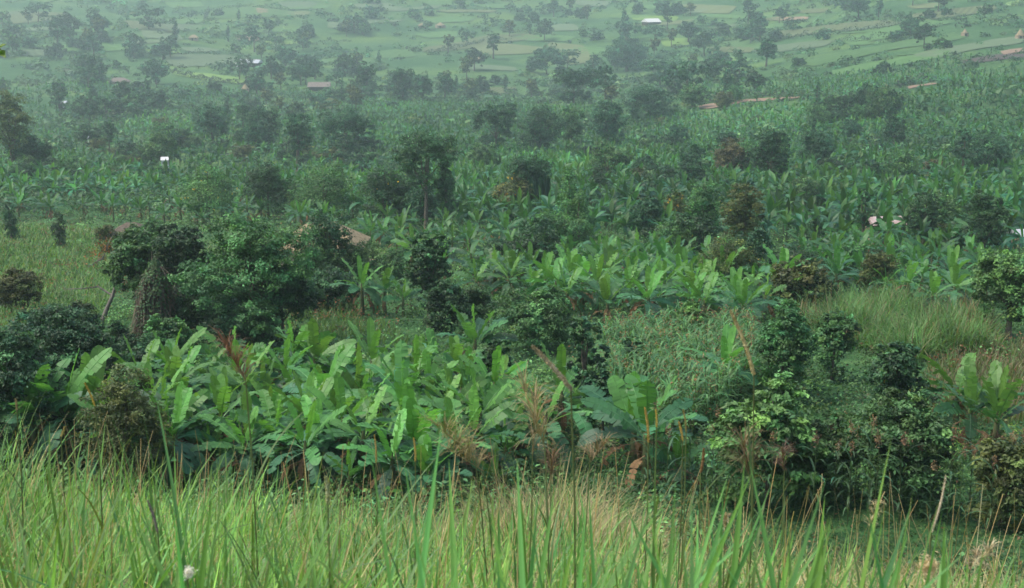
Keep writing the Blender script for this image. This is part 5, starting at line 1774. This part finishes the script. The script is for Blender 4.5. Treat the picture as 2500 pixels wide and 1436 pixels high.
def concise(marks):
    """The shortest opening of each landmark's label that no other landmark shares."""
    out = {}
    for m in marks:
        w = m["o"]["label"].split()
        cuts = [i for i in range(2, len(w)) if w[i] in CUTS and w[i - 1] not in CUTS and w[i - 1] not in ("the", "its")] + [len(w)]
        for c in cuts:
            head = " ".join(w[:c])
            if sum(o["o"]["label"].startswith(head + " ") or o["o"]["label"] == head for o in marks) == 1:
                break
        out[id(m)] = head
    return out


def label_plants():
    marks = [t for t in THINGS if not t.get("auto")]
    names = concise(marks)
    jobs = []
    for t in THINGS:
        if not t.get("auto"):
            continue
        o = t["o"]
        where = ""
        if t["kind"] == "banana":
            base = LOOK_WORDS[t["look"]]
            if t["grove"] != "single":
                o["group"] = GROVES[t["grove"]]["group"]
                where = " " + GROVES[t["grove"]]["words"]
            else:
                o["group"] = "single banana plants outside the groves"
            o["category"] = "banana plant"
        elif t["kind"] == "sorghum":
            base = "sorghum plant"; o["category"], o["group"] = "sorghum", "sorghum plants along the field edge"
        else:
            base = t["look"]; o["category"] = "bush" if "bush" in base else "tree"
            o["group"] = ("bushes" if "bush" in base else "trees") + " scattered over the far fields"
        like = [q["h"] for q in THINGS if q.get("auto") and q["kind"] == t["kind"] and abs(q["dep"] - t["dep"]) < .25 * t["dep"]]
        big = "large " if t["h"] > 1.15 * np.median(like) else ("small " if t["h"] < .85 * np.median(like) and not base.startswith(("small", "short")) else "")
        near = []
        for m in marks:
            if m["dep"] < 15 and t["dep"] > 60:
                continue
            d = math.hypot(t["px"] - m["px"], (t["py"] - m["py"]) * 1.4)
            near.append((d, m))
        near.sort(key=lambda p: p[0])
        c = []
        for d, m in near[:12]:
            r = relation(t, m)
            if r in ("left of", "right of", "above", "below"):
                r = ("just " if d < .8 * (m["w"] + t["w"]) else "") + r
            c.append(f"{big}{base}{where} {r} the {names[id(m)]}")
        for i in range(5):
            for j in range(i + 1, 7):
                c.append(f"{big}{base}{where} between the {names[id(near[i][1])]} and the {names[id(near[j][1])]}")
        c = [x for x in c if len(x.split()) <= 16] or [x.replace(where, "") for x in c if len(x.replace(where, "").split()) <= 16]
        jobs.append((near[0][0] / (near[0][1]["w"] + 20), len(jobs), t, c))
    seen = set()
    for _, _, t, c in sorted(jobs, key=lambda p: p[:2]):
        pick = next((x for x in c if x not in seen), c[0])
        seen.add(pick)
        t["o"]["label"] = pick


label_plants()

# ------------------------------------------------------------------ the air
def haze():
    m, N, L = nodes_of("haze_air")
    out = N.new("ShaderNodeOutputMaterial")
    v = N.new("ShaderNodeVolumePrincipled")
    v.inputs["Color"].default_value = (0.80, 0.975, 0.98, 1)
    v.inputs["Density"].default_value = 0.00038
    v.inputs["Anisotropy"].default_value = 0.35
    L.new(v.outputs[0], out.inputs["Volume"])
    me = bpy.data.meshes.new("haze")
    x, y0, y1, z0, z1 = 2050, -140, 2100, -80, 150
    V = [(-x, y0, z0), (x, y0, z0), (x, y1, z0), (-x, y1, z0), (-x, y0, z1), (x, y0, z1), (x, y1, z1), (-x, y1, z1)]
    me.from_pydata(V, [], [(0, 3, 2, 1), (4, 5, 6, 7), (0, 1, 5, 4), (1, 2, 6, 5), (2, 3, 7, 6), (3, 0, 4, 7)])
    me.materials.append(m)
    o = bpy.data.objects.new("haze", me)
    COL.objects.link(o)
    o["kind"] = "stuff"; o["label"] = "pale blue humid haze filling the valley"; o["category"] = "haze"


haze()
